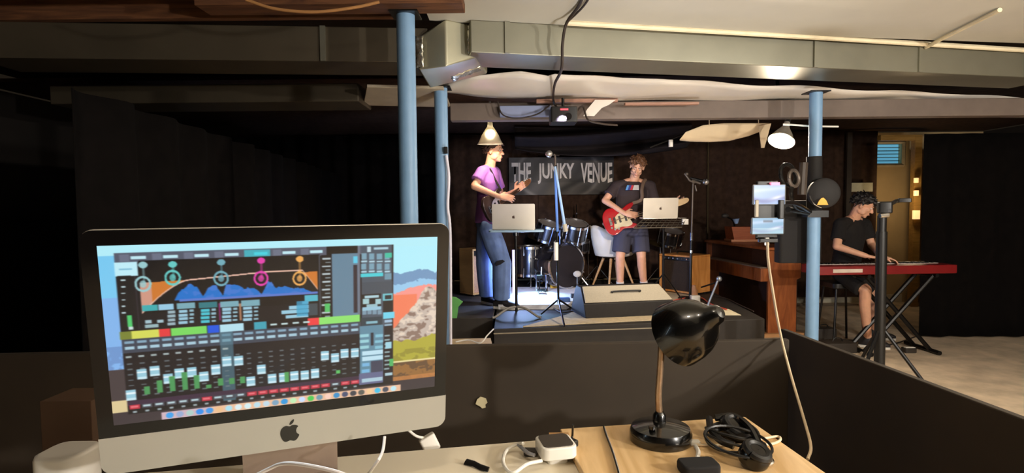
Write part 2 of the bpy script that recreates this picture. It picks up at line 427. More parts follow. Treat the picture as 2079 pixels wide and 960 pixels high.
# left side sheet/board piece seen between duct and pole
a = G(745, 177, 2.36); b = G(900, 180, 2.36); c = G(915, 218, 2.36); d = G(738, 214, 2.36)
o = MB().hexa([k for k in (a, b, c, d)], [k+V((0, 0, .02)) for k in (a, b, c, d)]).build('ceiling_panel', mat('pale_panel', (190, 176, 152), .5, var=.08), bevel=.003)
tag(o, 'pale flat panel under the ceiling between the two blue poles', 'panel')
a = P(120, 165, 4.5); b = P(735, 195, 4.5); 
o = MB().hexa([V((a.x, 4.4, 2.33)), V((b.x, 4.4, 2.33)), V((b.x, 4.8, 2.33)), V((a.x, 4.8, 2.33))], [V((a.x, 4.4, 2.47)), V((b.x, 4.4, 2.47)), V((b.x, 4.8, 2.47)), V((a.x, 4.8, 2.47))]).build('duct_box', MATS['dimmed_duct_steel'], bevel=.01)
tag(o, 'dimmed second duct running in the dark behind the front duct', 'duct')

# ------------------------------------------------------------------ beams
PURP = wood('grey_purple_beam', (98, 84, 80), (128, 112, 108), .7, 2.5, (1, 9, 9), .15)
def beamz(pa, pb, Y, zt, th, name, M, label):
    a, b = P(pa, 300, Y), P(pb, 300, Y)
    o = MB().box(((a.x+b.x)/2, Y+.06, zt-th/2), (b.x-a.x, .12, th)).build(name, M, bevel=.006)
    return tag(o, label, 'beam')
beamz(915, 2150, 4.80, 2.385, .145, 'ceiling_beam', mat('grey_beam_paint', (112, 98, 88), .6, var=.1), 'long grey beam crossing above the stage front under the white sheet')
o = beamz(1015, 1120, 4.72, 2.345, .085, 'blue_board', mat('pale_blue_board', (140, 150, 182), .6, var=.06), 'pale bluish board under the ceiling beside the black projector box'); o['category'] = 'board'
o = MB().box(((P(1088, 200, 4.7).x+P(1252, 200, 4.7).x)/2, 4.66, P(1170, 205, 4.66).z), (.66, .05, .028)).build('timber_batten', wood('pink_batten', (150, 108, 88), (178, 134, 112)), bevel=.003)
tag(o, 'short pinkish wooden batten under the white sheet above the projector box', 'batten')
o = MB().box(((P(1335, 208, 4.7).x+P(1395, 208, 4.7).x)/2-.1, 4.66, P(1330, 211, 4.66).z), (.6, .05, .02)).build('timber_batten', MATS['pink_batten'], bevel=.003)
tag(o, 'thin pinkish wooden batten under the white sheet right of the torn flap', 'batten')
# brown beam over the first pole
a, b = P(690, 20, 3.05), P(905, 20, 3.05)
o = MB().box(((a.x+b.x)/2-.3, 3.0, 2.575), (b.x-a.x+.8, .16, .07)).build('timber_beam', BROWN, bevel=.005)
tag(o, 'brown timber beam resting on top of the tallest blue pole', 'beam')

# ------------------------------------------------------------------ blue poles
def pole(px, py, Y, top, r, label):
    b = P(px, py, Y); b.z = 0
    t = thing('support_pole', label, 'pole', b)
    MB().cyl(b, (b.x, b.y, top-.008), r, n=32).build('shaft', BLUE, t)
    MB().box((b.x, b.y, .006), (.16, .16, .012)).build('base_plate', BLUE, t, bevel=.002)
    MB().box((b.x, b.y, top-.004), (.15, .15, .008)).build('top_plate', BLKM, t)
    return b
pole(827, 240, 3.08, 2.54, .049, 'thick pale blue steel pole rising behind the big computer screen')
pole(898, 400, 4.22, 2.39, .049, 'pale blue steel pole with a dark cable clip beside the stage corner')
pp3 = pole(1654, 350, 4.40, 2.37, .047, 'pale blue steel pole with black gear clamped to it in front of the piano')
# small things on the second pole
q = P(905, 305, 4.16)
o = MB().box(q, (.028, .03, .05)).build('cable_clip', BLK, bevel=.004); tag(o, 'small black clip fixed on the pale blue pole near the stage corner', 'clip')
o = MB().tube(curve_pts([P(906, 315, 4.155), P(911, 360, 4.155), P(909, 420, 4.155), P(914, 480, 4.155), P(915, 700, 4.155)]), .011, 8).build('lit_edge_tube', mat('lilac_edge_light', (225, 222, 235), .5))  # pale tube stands in for lavender light along the pole's right edge
tag(o, 'slim lilac-white tube standing in for the lit edge of the pale blue pole beside the stage corner', 'strip')

# ------------------------------------------------------------------ booth half walls
HZ = 1.05
a, b = G(-260, 724, HZ), G(1592, 689, HZ)
dv = (b-a).normalized(); nv = V((-dv.y, dv.x, 0))
m = MB(); c = [a, b+dv*.02, b+dv*.02+nv*.025, a+nv*.025]
m.hexa([V((k.x, k.y, 0)) for k in c], [V((k.x, k.y, HZ)) for k in c])
struct(m.build('wall_booth_front', BLACKWALL, bevel=.006))
a2, b2 = G(1584, 667, HZ), G(1941, 800, HZ); dv2 = (b2-a2).normalized(); b3 = a2+dv2*2.2; nv2 = V((-dv2.y, dv2.x, 0))
if nv2.x < 0: nv2 = -nv2
m = MB(); c = [a2, b3, b3+nv2*.022, a2+nv2*.022]
m.hexa([V((k.x, k.y, 0)) for k in c], [V((k.x, k.y, HZ)) for k in c])
struct(m.build('wall_booth_side', BLACKWALL, bevel=.004))
# torn white patch on the booth wall
q = a+dv*((P(978, 817, a.y+.02)-a).dot(dv)); yy = lerp(a, b, (P(978, 817, 1.83).x-a.x)/(b.x-a.x)).y
cpt = P(978, 817, yy-.004)
mm = axes(cpt, dv, (0, 0, 1), -nv)
poly = [(-.02, -.004), (-.015, .012), (-.004, .02), (.014, .014), (.019, .0), (.012, -.006), (.013, -.016), (.002, -.019), (-.006, -.012)]
o = MB().prism(poly, .003, mm).build('tape_scrap', mat('scrap_paper', (200, 188, 150), .7)); tag(o, 'torn scrap of pale tape stuck on the black half wall', 'tape')

# ------------------------------------------------------------------ stage
STG = mat('stage_paint', (40, 35, 31), .7, var=.2, scale=6, bump=.1)
def deck(poly, z, name, M):
    return MB().prism([(p.x, p.y) for p in poly], z, Matrix()).build(name, M, bevel=.008)
fl_, fr_ = G(1002, 668, ST), G(1553, 647, ST); bl_, br_ = G(1000, 560, ST), G(1430, 583, ST)
sy = 8.35
rdir = (br_-fr_); br2 = fr_+rdir*((sy-fr_.y)/rdir.y)
stage = thing('stage', 'low black stage platform the band stands on', 'stage', V((0, fl_.y, 0)))
deck([fl_, fr_, br2, V((fl_.x, sy, 0))], ST-.0, 'deck', STG).parent = None
o = bpy.data.objects[-1] if False else [k for k in C.objects if k.name.startswith('deck')][0]
o.parent = stage; o.location = V(o.location)-V(stage.location)
s2 = deck([G(905, 646, ST), G(1001, 645, ST), V((fl_.x-.004, sy, 0)), V((fl_.x-1.9, sy, 0)), V((fl_.x-1.9, G(905, 646, ST).y+.2, 0))], ST, 'side_platform', mat('side_stage_paint', (58, 52, 46), .75, var=.2, scale=6))
tag(s2, 'dark side platform beside the main stage under the blond amplifier', 'platform')
# pale edging of the deck
e = MB().tube([fl_+V((0, -.006, -.04)), lerp(fl_, G(1350, 655, ST), 1)+V((0, -.006, -.045))], .006, 6); e.build('edge_strip', mat('worn_edge', (150, 140, 120), .6), stage)
# rugs on the stage
RUG = mat('cream_rug', (206, 186, 152), .95, var=.12, scale=30, bump=.4)
rg = [G(1062, 664, ST), G(1335, 650, ST), G(1420, 600, ST), G(1340, 585, ST), G(1190, 622, ST), G(1150, 640, ST)]
o = MB().prism([(p.x, p.y) for p in rg], .008, Matrix.Translation((0, 0, ST))).build('rug', RUG); tag(o, 'cream rug lying under the wedge monitor on the stage', 'rug')
rg = [G(1012, 628, ST), G(1150, 628, ST), G(1180, 612, ST), G(1175, 590, ST), G(1035, 590, ST)]
o = MB().prism([(p.x, p.y) for p in rg], .05, Matrix.Translation((0, 0, ST))).build('drum_rug', mat('white_drum_rug', (226, 224, 228), .9, var=.08, scale=20)); tag(o, 'pale raised mat in front of the drum kit glowing in blue light', 'mat')
rg = [G(1420, 640, ST), G(1505, 640, ST), G(1480, 628, ST), G(1440, 622, ST)]
o = MB().prism([(p.x, p.y) for p in rg], .003, Matrix.Translation((0, 0, ST))).build('paper_sheet', mat('paper', (225, 212, 180), .8)); tag(o, 'sheet of pale paper lying on the stage behind the black lamp shade', 'paper')

# ------------------------------------------------------------------ curtains
def curtain(p, q, z0, z1, name, label, amp=.05, folds=9, M=DARKFAB, cat='curtain'):
    p, q = V(p), V(q); d = (q-p); L = d.length; d.normalize(); n = V((-d.y, d.x, 0))
    def fn(u, v):
        a = amp*(math.sin(u*folds*2*math.pi)+.4*math.sin(u*folds*4.7+1))*(.6+.4*v)
        z = z1+(z0-z1)*v
        w = p+(q-p)*u+n*a; return V((w.x, w.y, z))
    o = MB().grid(fn, int(folds*10), 8).build(name, M, solid=.004)
    return tag(o, label, cat)
xr = P(1775, 400, 8.4).x
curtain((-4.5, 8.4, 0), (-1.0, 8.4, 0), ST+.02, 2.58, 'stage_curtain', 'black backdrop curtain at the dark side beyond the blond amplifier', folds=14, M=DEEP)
curtain((-1.0, 8.4, 0), (0.4, 8.4, 0), ST+.02, 2.58, 'stage_curtain', 'black backdrop curtain behind the drum kit and the purple-shirted guitarist', folds=6, amp=.025)
curtain((0.4, 8.42, 0), (2.9, 8.42, 0), ST+.02, 2.58, 'stage_curtain', 'black backdrop curtain behind the white chair and the orange amplifier', folds=11, amp=.02)
curtain((2.9, 8.35, 0), (xr, 8.35, 0), .14, 2.58, 'stage_curtain', 'black backdrop curtain behind the piano ending at the cream wall', folds=12, amp=.02)
ca = P(1871, 500, 6.3)
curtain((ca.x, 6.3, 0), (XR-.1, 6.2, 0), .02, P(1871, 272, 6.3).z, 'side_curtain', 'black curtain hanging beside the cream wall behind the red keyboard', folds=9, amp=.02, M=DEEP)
curtain((-1.75, 2.3, 0), (-2.5, 8.3, 0), .02, 2.0, 'side_curtain', 'added black sheet blocking out the dark side of the room behind the big screen', folds=14, amp=.05, M=DEEP)  # added dark sheet that keeps the unlit side black
# black cloth swag over the banner
def fn(u, v):
    a = P(1045, 262, 7.6); b = P(1400, 248, 7.6); x = a.x+(b.x-a.x)*u
    z = 2.58+(P(1200, 318, 7.6).z-2.58)*v*(.45+.55*math.sin(math.pi*(.15+.7*u)))
    return V((x, 7.6+.12*math.sin(v*9+u*4)+.08*v, z))
o = MB().grid(fn, 40, 24).build('cloth_swag', mat('dusky_cloth', (40, 32, 34), .9, var=.2, scale=8), solid=.004)
tag(o, 'dusky black cloth draped from the stage ceiling above the banner', 'drape')
# cream canopy
tp = [(1380, 284), (1392, 268), (1428, 254), (1470, 250), (1520, 250), (1562, 250)]
bt = [(1380, 285), (1400, 287), (1440, 288), (1480, 286), (1520, 276), (1555, 262)]
CAN = mat('cream_canopy_cloth', (232, 208, 170), .8, var=.04)
def fn(u, v):
    k = u*5; i = min(4, int(k)); f = k-i
    a = P(tp[i][0]*(1-f)+tp[i+1][0]*f, tp[i][1]*(1-f)+tp[i+1][1]*f, 5.25); b = P(bt[i][0]*(1-f)+bt[i+1][0]*f, bt[i][1]*(1-f)+bt[i+1][1]*f, 5.35)
    p = lerp(a, b, v); p.z -= .03*math.sin(math.pi*v)*math.sin(math.pi*u); return p
o = MB().grid(fn, 30, 8).build('cloth_canopy', CAN, solid=.004); CANOPY = tag(o, 'cream cloth canopy slung under the ceiling beside the bright clamp lamp', 'canopy')
q = [P(x, y, 5.24) for x, y in ((1541, 256), (1566, 250), (1552, 300), (1546, 300))]
o = MB().hexa([k for k in q], [k+V((0, .01, 0)) for k in q]).build('hanging_corner', CAN, CANOPY)
for px in (1440, 1540):
    q = P(px, 251, 5.25); MB().tube([q+V((0, 0, -.01)), V((q.x, q.y, 2.57))], .004, 5).build('tie_cord', CAN, CANOPY)
# rod and small fixture at the canopy tip
tr = thing('ceiling_rod', 'thin dark rod with a small white clip pointing from the cream canopy', 'rod', P(1363, 292, 5.5))
MB().cyl(P(1320, 299, 5.5), P(1400, 268, 5.5), .008, n=8).build('rod', BLKM, tr)
MB().cyl(P(1362, 284, 5.48), P(1362, 298, 5.48), .022, n=12).build('clip', WHITE, tr)
# thin wire line right of the lamp
o = MB().tube(curve_pts([P(1590, 252, 4.46), P(1650, 256, 4.46), P(1702, 257, 4.46)]), .007, 6).build('wire', WHITE); tag(o, 'thin whitish wire crossing behind the blue pole near the bright clamp lamp', 'wire')

# ------------------------------------------------------------------ overhead cables
CAB = mat('dark_cable', (46, 34, 26), .6)
o = MB().tube(curve_pts([G(1188, -20, 2.57), G(1175, 12, 2.57), P(1150, 48, 3.25), P(1142, 90, 3.28), P(1140, 140, 3.40), P(1126, 172, 3.9), P(1124, 205, 4.6), P(1135, 225, 4.62)]), .009, 8).build('hanging_cable', CAB)
tag(o, 'dark cable running from the cream ceiling down over the duct to the projector box', 'cable')
o = MB().tube(curve_pts([G(1205, -20, 2.57), G(1185, 12, 2.57), G(1155, 42, 2.565)]), .006, 8).build('ceiling_cable', CAB)
tag(o, 'second thinner dark cable on the cream ceiling joining the one over the duct', 'cable')
o = MB().tube(curve_pts([P(500, 0, 2.6), P(560, 18, 2.6), P(640, 24, 2.6), P(720, 15, 2.6), P(770, 4, 2.6)]), .007, 8).build('loose_cable', mat('tan_cable', (180, 130, 80), .5))
tag(o, 'tan cable looping under the brown joists above the big screen', 'cable')
o = MB().tube(curve_pts([P(1010, 205, 4.68), P(1020, 232, 4.68), P(1050, 240, 4.68), P(1090, 232, 4.68), P(1116, 214, 4.68)]), .006, 8).build('loose_cable', CAB)
tag(o, 'dark cable sagging across the pale bluish board', 'cable')
# projector box with red light
q = P(1143, 236, 4.55)
pb = thing('projector', 'black projector box with a red light hung under the white ceiling sheet', 'projector', q)
MB().rbox(q, (.21, .22, .12), .015).build('body', BLK, pb, bevel=.008)
MB().cyl(q+V((.03, -.12, -.02)), q+V((.03, -.10, -.02)), .028).build('lens', mat('lens_glass', (12, 12, 16), .08), pb)
MB().box(q+V((0, -.113, .035)), (.06, .006, .012)).build('indicator', glow('red_led', (255, 60, 70), 2.5), pb)
MB().cyl(q+V((0, 0, .06)), (q.x, q.y, 2.37), .012).build('ceiling_bracket', BLKM, pb)
o = MB().tube(curve_pts([q+V((.10, 0, .03)), q+V((.16, .02, .08)), q+V((.2, 0, -.03)), q+V((.32, .02, -.06)), q+V((.45, .1, -.06))]), .008, 6).build('projector_cable', CAB)
tag(o, 'tangled black cable trailing from the projector box towards the beam', 'cable')
# ================================================================== STAGE EQUIPMENT
Z3 = V((0, 0, 1))
def closed(pts, n=5):
    k = len(pts); out = []
    for i in range(k):
        a, b, c, d = [V((*pts[(i+j-1) % k], 0)) for j in range(4)]
        for q in range(n):
            t = q/n
            p = 0.5*((2*b)+(c-a)*t+(2*a-5*b+4*c-d)*t*t+(3*b-a-3*c+d)*t**3); out.append((p.x, p.y))
    return out
APPLE = closed([(0, .31), (.12, .36), (.27, .35), (.40, .27), (.33, .17), (.30, .02), (.34, -.12), (.44, -.21), (.38, -.36), (.27, -.49), (.15, -.51), (.0, -.46), (-.15, -.51), (-.27, -.49), (-.38, -.34), (-.45, -.1), (-.43, .13), (-.33, .29), (-.17, .36)], 3)
LEAF = closed([(-.01, .40), (.02, .52), (.10, .62), (.21, .67), (.19, .54), (.10, .43)], 3)
def apple(parent, M, size, mt):
    m = MB(); m.prism([(x*size, y*size) for x, y in APPLE], .0006, M); m.prism([(x*size, y*size) for x, y in LEAF], .0006, M)
    return m.build('fruit_emblem', mt, parent, smooth=False)

# ---- work lamps (aluminium bell shades on clamps, lit)
BULB = glow('lamp_bulb_glow', (255, 236, 200), 14)
def work_lamp(apex, d, R, L, label, energy, spot=None, shade=None):
    apex = V(apex); d = V(d).normalized()
    t = thing('clamp_lamp', label, 'lamp', apex)
    pr = [(.022, -.07), (.026, -.02), (.03, .0), (R*.45, L*.22), (R*.68, L*.5), (R*.86, L*.8), (R*.98, L*.97), (R*1.04, L), (R*1.0, L*1.0), (R*.84, L*.8), (R*.66, L*.5), (R*.42, L*.23), (.02, .012)]
    MB().lathe(pr, apex, d, 36).build('bell_shade', shade or mat('lamp_aluminium', (210, 205, 190), .3, metal=.6, var=.05), t)
    MB().cyl(apex-d*.14, apex-d*.05, .02, .024).build('socket', BLK, t)
    MB().ball(apex+d*L*.42, R*.36).build('bulb', BULB, t)
    c = MB(); s = apex-d*.12; c.box(s+V((0, 0, .05)), (.03, .04, .08)); c.cyl(s+V((0, 0, .08)), s+V((.04, 0, .12)), .008); c.ball(s+V((.05, -.02, .02)), .016)
    c.build('clamp', CHROME, t)
    light('clamp_lamp_light', 'SPOT', apex+d*(L*.42+R*.38), energy, (1.0, .84, .64), R*.35, apex+d*3, 150 if spot is None else spot, .2 if spot is None else .01)
    return t
work_lamp(P(995, 257, 5.75), (0, .05, -1), .128, .175, 'lit frosted bell lamp hanging above the purple-shirted guitarist', 22, shade=mat('frosted_bell_glass', (235, 228, 210), .35, trans=.75))
tl = P(1588, 268, 4.9)
work_lamp(tl+V((.03, 0, .04)), (-.42, -.38, -.82), .105, .15, 'dazzling lit silver clamp lamp beside the cream canopy', 150, 179)
o = MB().tube([V((P(995, 240, 5.75).x, 5.75, P(995, 240, 5.75).z)), V((P(995, 240, 5.75).x, 5.75, 2.57))], .012, 8).build('lamp_rod', mat('grey_rod', (150, 150, 150), .4, metal=.5)); tag(o, 'thin rod from the ceiling holding the bell lamp over the purple-shirted guitarist', 'rod')
o = MB().tube([tl+V((-.02, 0, .16)), V((tl.x-.05, tl.y, 2.57))], .016, 8).build('lamp_rod', BLKM); tag(o, 'short black rod from the ceiling holding the dazzling lamp by the canopy', 'rod')

# ---- amplifiers
def amplifier(M, w, d, h, cab, grille, label, knobs=True):
    t = thing('guitar_amplifier', label, 'amplifier', M.translation)
    b = MB(M)
    T = .022
    b.box((0, 0, T/2), (w, d, T)); b.box((0, 0, h-T/2), (w, d, T)); b.box((-w/2+T/2, 0, h/2), (T, d, h-2*T)); b.box((w/2-T/2, 0, h/2), (T, d, h-2*T)); b.box((0, d/2-.01, h/2), (w-2*T, .02, h-2*T))
    b.build('cabinet', cab, t, bevel=.006)
    MB(M).box((0, -d/2+.03, h*.44), (w-2*T, .01, h*.80)).build('speaker_grille', grille, t)
    p = MB(M).box((0, -d/2+.035, h*.90), (w-2*T, .012, h*.10)).build('control_panel', BLK, t)
    if knobs:
        for i in range(6):
            MB(M).cyl((-w*.35+i*w*.14, -d/2+.03, h*.90), (-w*.35+i*w*.14, -d/2+.012, h*.90), .010, n=12).build('knob', CHROME, p)
    hd = MB(M).tube(curve_pts([(-.11, 0, h), (-.09, 0, h+.025), (.09, 0, h+.025), (.11, 0, h)]), .010, 6); hd.build('handle', BLK, t)
    for sx in (-1, 1):
        for sy in (-1, 1): MB(M).cyl((sx*(w/2-.05), sy*(d/2-.04), 0), (sx*(w/2-.05), sy*(d/2-.04), -.02), .018, n=12).build('foot', BLK, t)
    return t
BLOND = mat('blond_wood', (222, 174, 112), .5, var=.06, scale=4, stretch=(1, 1, 6))
p = G(955, 601, ST)
M = frame(p+V((.15, .22, .02)), math.radians(44))
amplifier(M, .56, .26, .56, BLOND, mat('tan_grille', (196, 152, 120), .8, var=.2, scale=60), 'blond wooden combo amplifier with tan grille behind the purple-shirted guitarist')
ORW = wood('orange_wood', (206, 132, 62), (232, 164, 92), .45, 2.5, (6, 6, 1))
p = G(1410, 597, ST)
a, b = G(1343, 597, ST), G(1403, 601, ST)
M = frame(V((lerp(a, b, .5).x+.17, 7.05, ST+.02)), math.radians(-55))
amplifier(M, .48, .38, .46, ORW, mat('dark_grille', (52, 38, 26), .8, var=.3, scale=60), 'orange wooden combo amplifier with dark grille at the edge of the stage near the piano')

# ---- wedge monitor
WEDGE = mat('grey_wedge_grille', (186, 176, 156), .6, var=.08, scale=80, bump=.1)
def wedge():
    fl, frt = G(1190, 648, ST), G(1366, 640, ST)
    x = (frt-fl).normalized(); y = V((-x.y, x.x, 0)); w = (frt-fl).length
    M = axes(lerp(fl, frt, .5), x, y, Z3)
    t = thing('wedge_monitor', 'black stage wedge monitor with grey sloping grille and a bar handle', 'speaker', M.translation)
    prof = [(0.0, 0), (-.015, .15), (.24, .275), (.40, .275), (.44, .22), (.44, 0)]
    # profile in y,z extruded along x
    m = MB(M); n = len(prof)
    L = [V((-w/2-.03, a+.0, b)) for a, b in prof]; R = [V((w/2+.0, a, b)) for a, b in prof]
    L[0].x += .03; L[1].x += .0; L[2].x += .05; L[3].x += .05; L[4].x += .05; R[2].x -= .03; R[3].x -= .03; R[4].x -= .03
    m.add(L+R, [tuple(range(n)), tuple(range(2*n-1, n-1, -1))]+[(i, n+i, n+(i+1) % n, (i+1) % n) for i in range(n)])
    m.build('cabinet', mat('wedge_black', (34, 30, 28), .7, var=.15, scale=20, bump=.1), t, bevel=.008)
    # grille on the slope
    a, b = V((0, -.015, .15)), V((0, .24, .275)); u = (b-a).normalized(); nn = V((0, -u.z, u.y))
    g = MB(M); c0, c1 = a+u*.008+nn*.004, b-u*.004+nn*.004
    ps = [V((-w/2-.012, *c0.yz)), V((w/2-.012, *c0.yz)), V((w/2-.045, *c1.yz)), V((-w/2+.035, *c1.yz))]
    g.hexa(ps, [k+nn*.008 for k in ps]); g.build('grille', WEDGE, t, bevel=.003)
    c = lerp(a, b, .52)+nn*.016
    h = MB(M).tube(curve_pts([c+V((-.14, 0, 0)), c+V((-.13, 0, 0))+nn*.014, c+V((.13, 0, 0))+nn*.014, c+V((.14, 0, 0))]), .009, 8); h.build('handle', BLK, t)
wedge()

# ---- banner
def banner():
    Yb = 8.3
    c = [P(1033, 320, Yb), P(1246, 316, Yb), P(1246, 396, Yb), P(1036, 396, Yb)]
    t = thing('banner', 'grey cloth banner reading THE JUNKY VENUE in tall white letters', 'banner', lerp(c[2], c[3], .5))
    w = c[1].x-c[0].x; h = c[0].z-c[3].z; ny, nx = 60, 170
    x = np.linspace(0, 1, nx)[None, :]*np.ones((ny, 1)); y = np.linspace(0, 1, ny)[:, None]*np.ones((1, nx))
    base = 58+20*np.sin(x*3+.6)+8*np.sin(x*31+y*8)
    X = (x-.47)*w; Yv = (y-.42)*h; r = np.hypot(X, Yv*1.5)
    ring = np.exp(-((r-.60)/.035)**2)*38; dark = -30*np.exp(-((Yv+.45*X-.26)/.04)**2)*(X > 0.0)
    v = base+ring+dark+10*(Yv > .25*h)
    rgb = lin(np.stack([v*1.0, v*.95, v*.90], -1))
    paint_sheet('cloth', attr_mat('banner_print', rough=.8), t, (c[0].x, Yb, c[0].z), (w, 0, 0), (0, 0, -h), rgb)
    MB().box((c[0].x+w/2, Yb+.006, c[0].z-h/2), (w, .008, h)).build('backing', DARKFAB, t)
    for sx in (.04, .96): MB().tube([(c[0].x+w*sx, Yb, c[0].z-.01), (c[0].x+w*sx, Yb, 2.58)], .003, 5).build('hanging_cord', BLK, t)
    for txt, xa, xb, ya, yb in (('THE', 1039, 1078, 330, 370), ('JUNKY', 1092, 1166, 331, 372), ('VENUE', 1179, 1243, 330, 371)):
        cu = bpy.data.curves.new('letters', 'FONT'); cu.body = txt; cu.extrude = .0; cu.offset = .03; cu.resolution_u = 3
        ob = bpy.data.objects.new('letters', cu); C.objects.link(ob)
        dg = bpy.context.evaluated_depsgraph_get(); dg.update(); me = bpy.data.meshes.new_from_object(ob.evaluated_get(dg))
        bpy.data.objects.remove(ob)
        xs = [q.co.x for q in me.vertices]; ys = [q.co.y for q in me.vertices]
        A, B = P(xa, yb, Yb), P(xb, ya, Yb); off = wloc(t)
        for q in me.vertices:
            u = (q.co.x-min(xs))/(max(xs)-min(xs)); v2 = (q.co.y-min(ys))/(max(ys)-min(ys))
            drip = .012*math.sin(u*23+ya)*(1-v2)
            q.co = V((A.x+(B.x-A.x)*u, Yb-.006, A.z+(B.z-A.z)*v2+drip))-off
        me.materials.clear(); me.materials.append(mat('banner_letter_paint', (214, 204, 194), .8, var=.1, scale=20))
        o = bpy.data.objects.new('word', me); C.objects.link(o); o.parent = t
banner()

# ---- laptops and stands
def laptop(c, yaw, lean, w, d, label, screen=True):
    """c: hinge centre on the support; the lid's back faces -y of the frame"""
    M = frame(c, yaw)
    t = thing('laptop', label, 'laptop', M.translation)
    MB(M).rbox((0, d/2, .008), (w, d, .014), .012).build('base', ALU, t)
    k = MB(M).box((0, d*.55, .0158), (w*.86, d*.36, .001)).build('keyboard', BLK, t)
    ML = M @ Matrix.Rotation(lean, 4, 'X') @ Matrix.Rotation(math.pi/2, 4, 'X')
    # lid in local xy (x right, y up), z = towards the user reversed
    lid = MB(ML).rbox((0, d/2+.008, .003), (w, d, .006), .012).build('lid', ALU, t)
    MB(ML).box((0, d/2+.008, -.0008), (w*.96, d*.92, .001)).build('display', glow('laptop_display', (120, 150, 190), .6), lid)
    apple(lid, ML @ Matrix.Translation((0, d/2+.005, .0062)), .030, mat('emblem_dark', (70, 52, 40), .3))
    return t
# tray stand in front of the purple-shirted guitarist
c = P(1045, 466, 5.55)
t = thing('keyboard_tray_stand', 'black pole stand with a flat tray and grey curved floor legs holding a silver laptop', 'stand', V((c.x, c.y, ST)))
MB().rbox((c.x+.015, c.y+.0, c.z-.01), (.53, .30, .02), .04).build('tray', mat('blue_lit_tray', (150, 180, 205), .4), t, bevel=.004)  # blue stage light put into the tray colour
MB().tube([(c.x+.01, c.y, ST+.05), (c.x+.01, c.y, c.z-.02)], .014, 10).build('pole', BLKM, t)
MB().cyl((c.x+.01, c.y, c.z-.06), (c.x+.01, c.y, c.z-.02), .028).build('collar', CHROME, t)
for a in (-155, -25, 90):
    A = math.radians(a); q = V((c.x+.01, c.y, ST)); e = V((math.cos(A), math.sin(A), 0))
    MB().tube(curve_pts([q+V((0, 0, .10)), q+e*.10+V((0, 0, .085)), q+e*.22+V((0, 0, .02)), q+e*.26+V((0, 0, .012))]), .012, 8).build('leg', mat('grey_leg_paint', (140, 134, 126), .45), t)
laptop(V((c.x-.01, c.y-.10, c.z+.0)), math.radians(-3), math.radians(8), .41, .245, 'silver laptop open on the blue-lit tray stand before the purple-shirted guitarist')
# music stand of the second guitarist
c = P(1340, 452, 6.25)
t = thing('music_stand', 'black wire music stand carrying a silver laptop in front of the red guitar', 'music stand', V((c.x+.04, c.y, ST)))
desk = MB()
A, B, D, E_ = P(1287, 463, 6.1), P(1384, 461, 6.1), P(1394, 443, 6.35), P(1310, 441, 6.35)
desk.tube([A, B, D, E_, A], .007, 6)
for i in range(1, 9):
    f = i/9; desk.tube([lerp(A, B, f), lerp(E_, D, f)], .003, 4)
for f in (.25, .5, .75): desk.tube([lerp(A, E_, f), lerp(B, D, f)], .004, 4)
desk.build('wire_desk', mat('stand_metal', (120, 112, 100), .35, metal=.7), t)
MB().tube([(c.x+.04, c.y, ST+.25), (c.x+.04, c.y, c.z-.02)], .012, 8).build('pole', BLKM, t)
for a in (-100, 20, 140):
    A_ = math.radians(a); q = V((c.x+.04, c.y, ST)); e = V((math.cos(A_), math.sin(A_), 0))
    MB().tube([q+V((0, 0, .33)), q+e*.26+V((0, 0, .01))], .008, 6).build('leg', BLKM, t)
lc = P(1340, 444, 6.22)
laptop(V((lc.x-.0, lc.y, lc.z)), math.radians(-4), math.radians(12), .375, .225, 'silver laptop open on the wire music stand beside the red guitar')
o = MB().rbox(P(1391, 450, 6.3), (.07, .04, .06), .012).build('stand_clip', WHITE); tag(o, 'small white clip device on the corner of the wire music stand', 'clip')

# ---- microphone stands
def mic_head(M, name, label, ball=mat('mic_grille', (205, 200, 195), .35, metal=.7, var=.2, scale=90)):
    t = thing(name, label, 'microphone', M.translation)
    MB(M).lathe([(.012, 0), (.018, .13), (.02, .15)], n=16).build('handle', BLK, t)
    MB(M).ball((0, 0, .175), (.036, .036, .038)).build('grille', ball, t)
    MB(M).torus((0, 0, .165), (0, 0, 1), .034, .004, 20, 6).build('ring', BLKM, t)
    return t
foot = G(1134, 640, ST); Ym = foot.y
t = thing('microphone_stand', 'black microphone stand with blue-lit boom arm in front of the drum kit', 'microphone stand', foot)
top = P(1129, 335, Ym); q = P(1131, 470, Ym)
MB().tube([foot+V((0, 0, .12)), q, top], .011, 10).build('pole', BLKM, t)
MB().tube([P(1127, 345, Ym-.02), P(1132, 470, Ym-.04)], .013, 10).build('upper_tube', mat('blue_lit_tube', (90, 130, 200), .35), t)  # blue stage light put into the colours of this tube and the boom
MB().tube([P(1127, 338, Ym-.03), P(1137, 400, Ym-.05), P(1147, 462, Ym-.06)], [.012, .013, .015], 10).build('boom_arm', mat('blue_lit_boom', (150, 180, 215), .35), t)
MB().tube([P(1146, 455, Ym-.06), P(1149, 470, Ym-.06)], .024, 12).build('counterweight', mat('grey_rubber', (170, 165, 150), .5), t)
MB().tube([P(1129, 492, Ym-.02), P(1129, 528, Ym-.02)], .022, 12).build('grip', WHITE, t)
MB().tube(curve_pts([P(1127, 345, Ym), P(1127, 318, Ym), P(1122, 312, Ym)]), .009, 8).build('gooseneck', mat('dull_metal', (110, 100, 92), .4, metal=.6), t)
for e in (G(1146, 664, ST), G(1098, 640, ST+.0), G(1162, 628, ST)):
    MB().tube([foot+V((0, 0, .16)), e+V((0, 0, .01))], .009, 6).build('leg', BLKM, t)
mq = P(1121, 313, Ym); M = Matrix.Translation(mq) @ V((-.55, -.75, .0)).to_track_quat('Z', 'Y').to_matrix().to_4x4() @ Matrix.Translation((0, 0, -.12))
mic_head(M, 'microphone', 'vocal microphone tilted at the top of the blue-lit stand')
foot = G(1401, 607, ST); Ym = foot.y
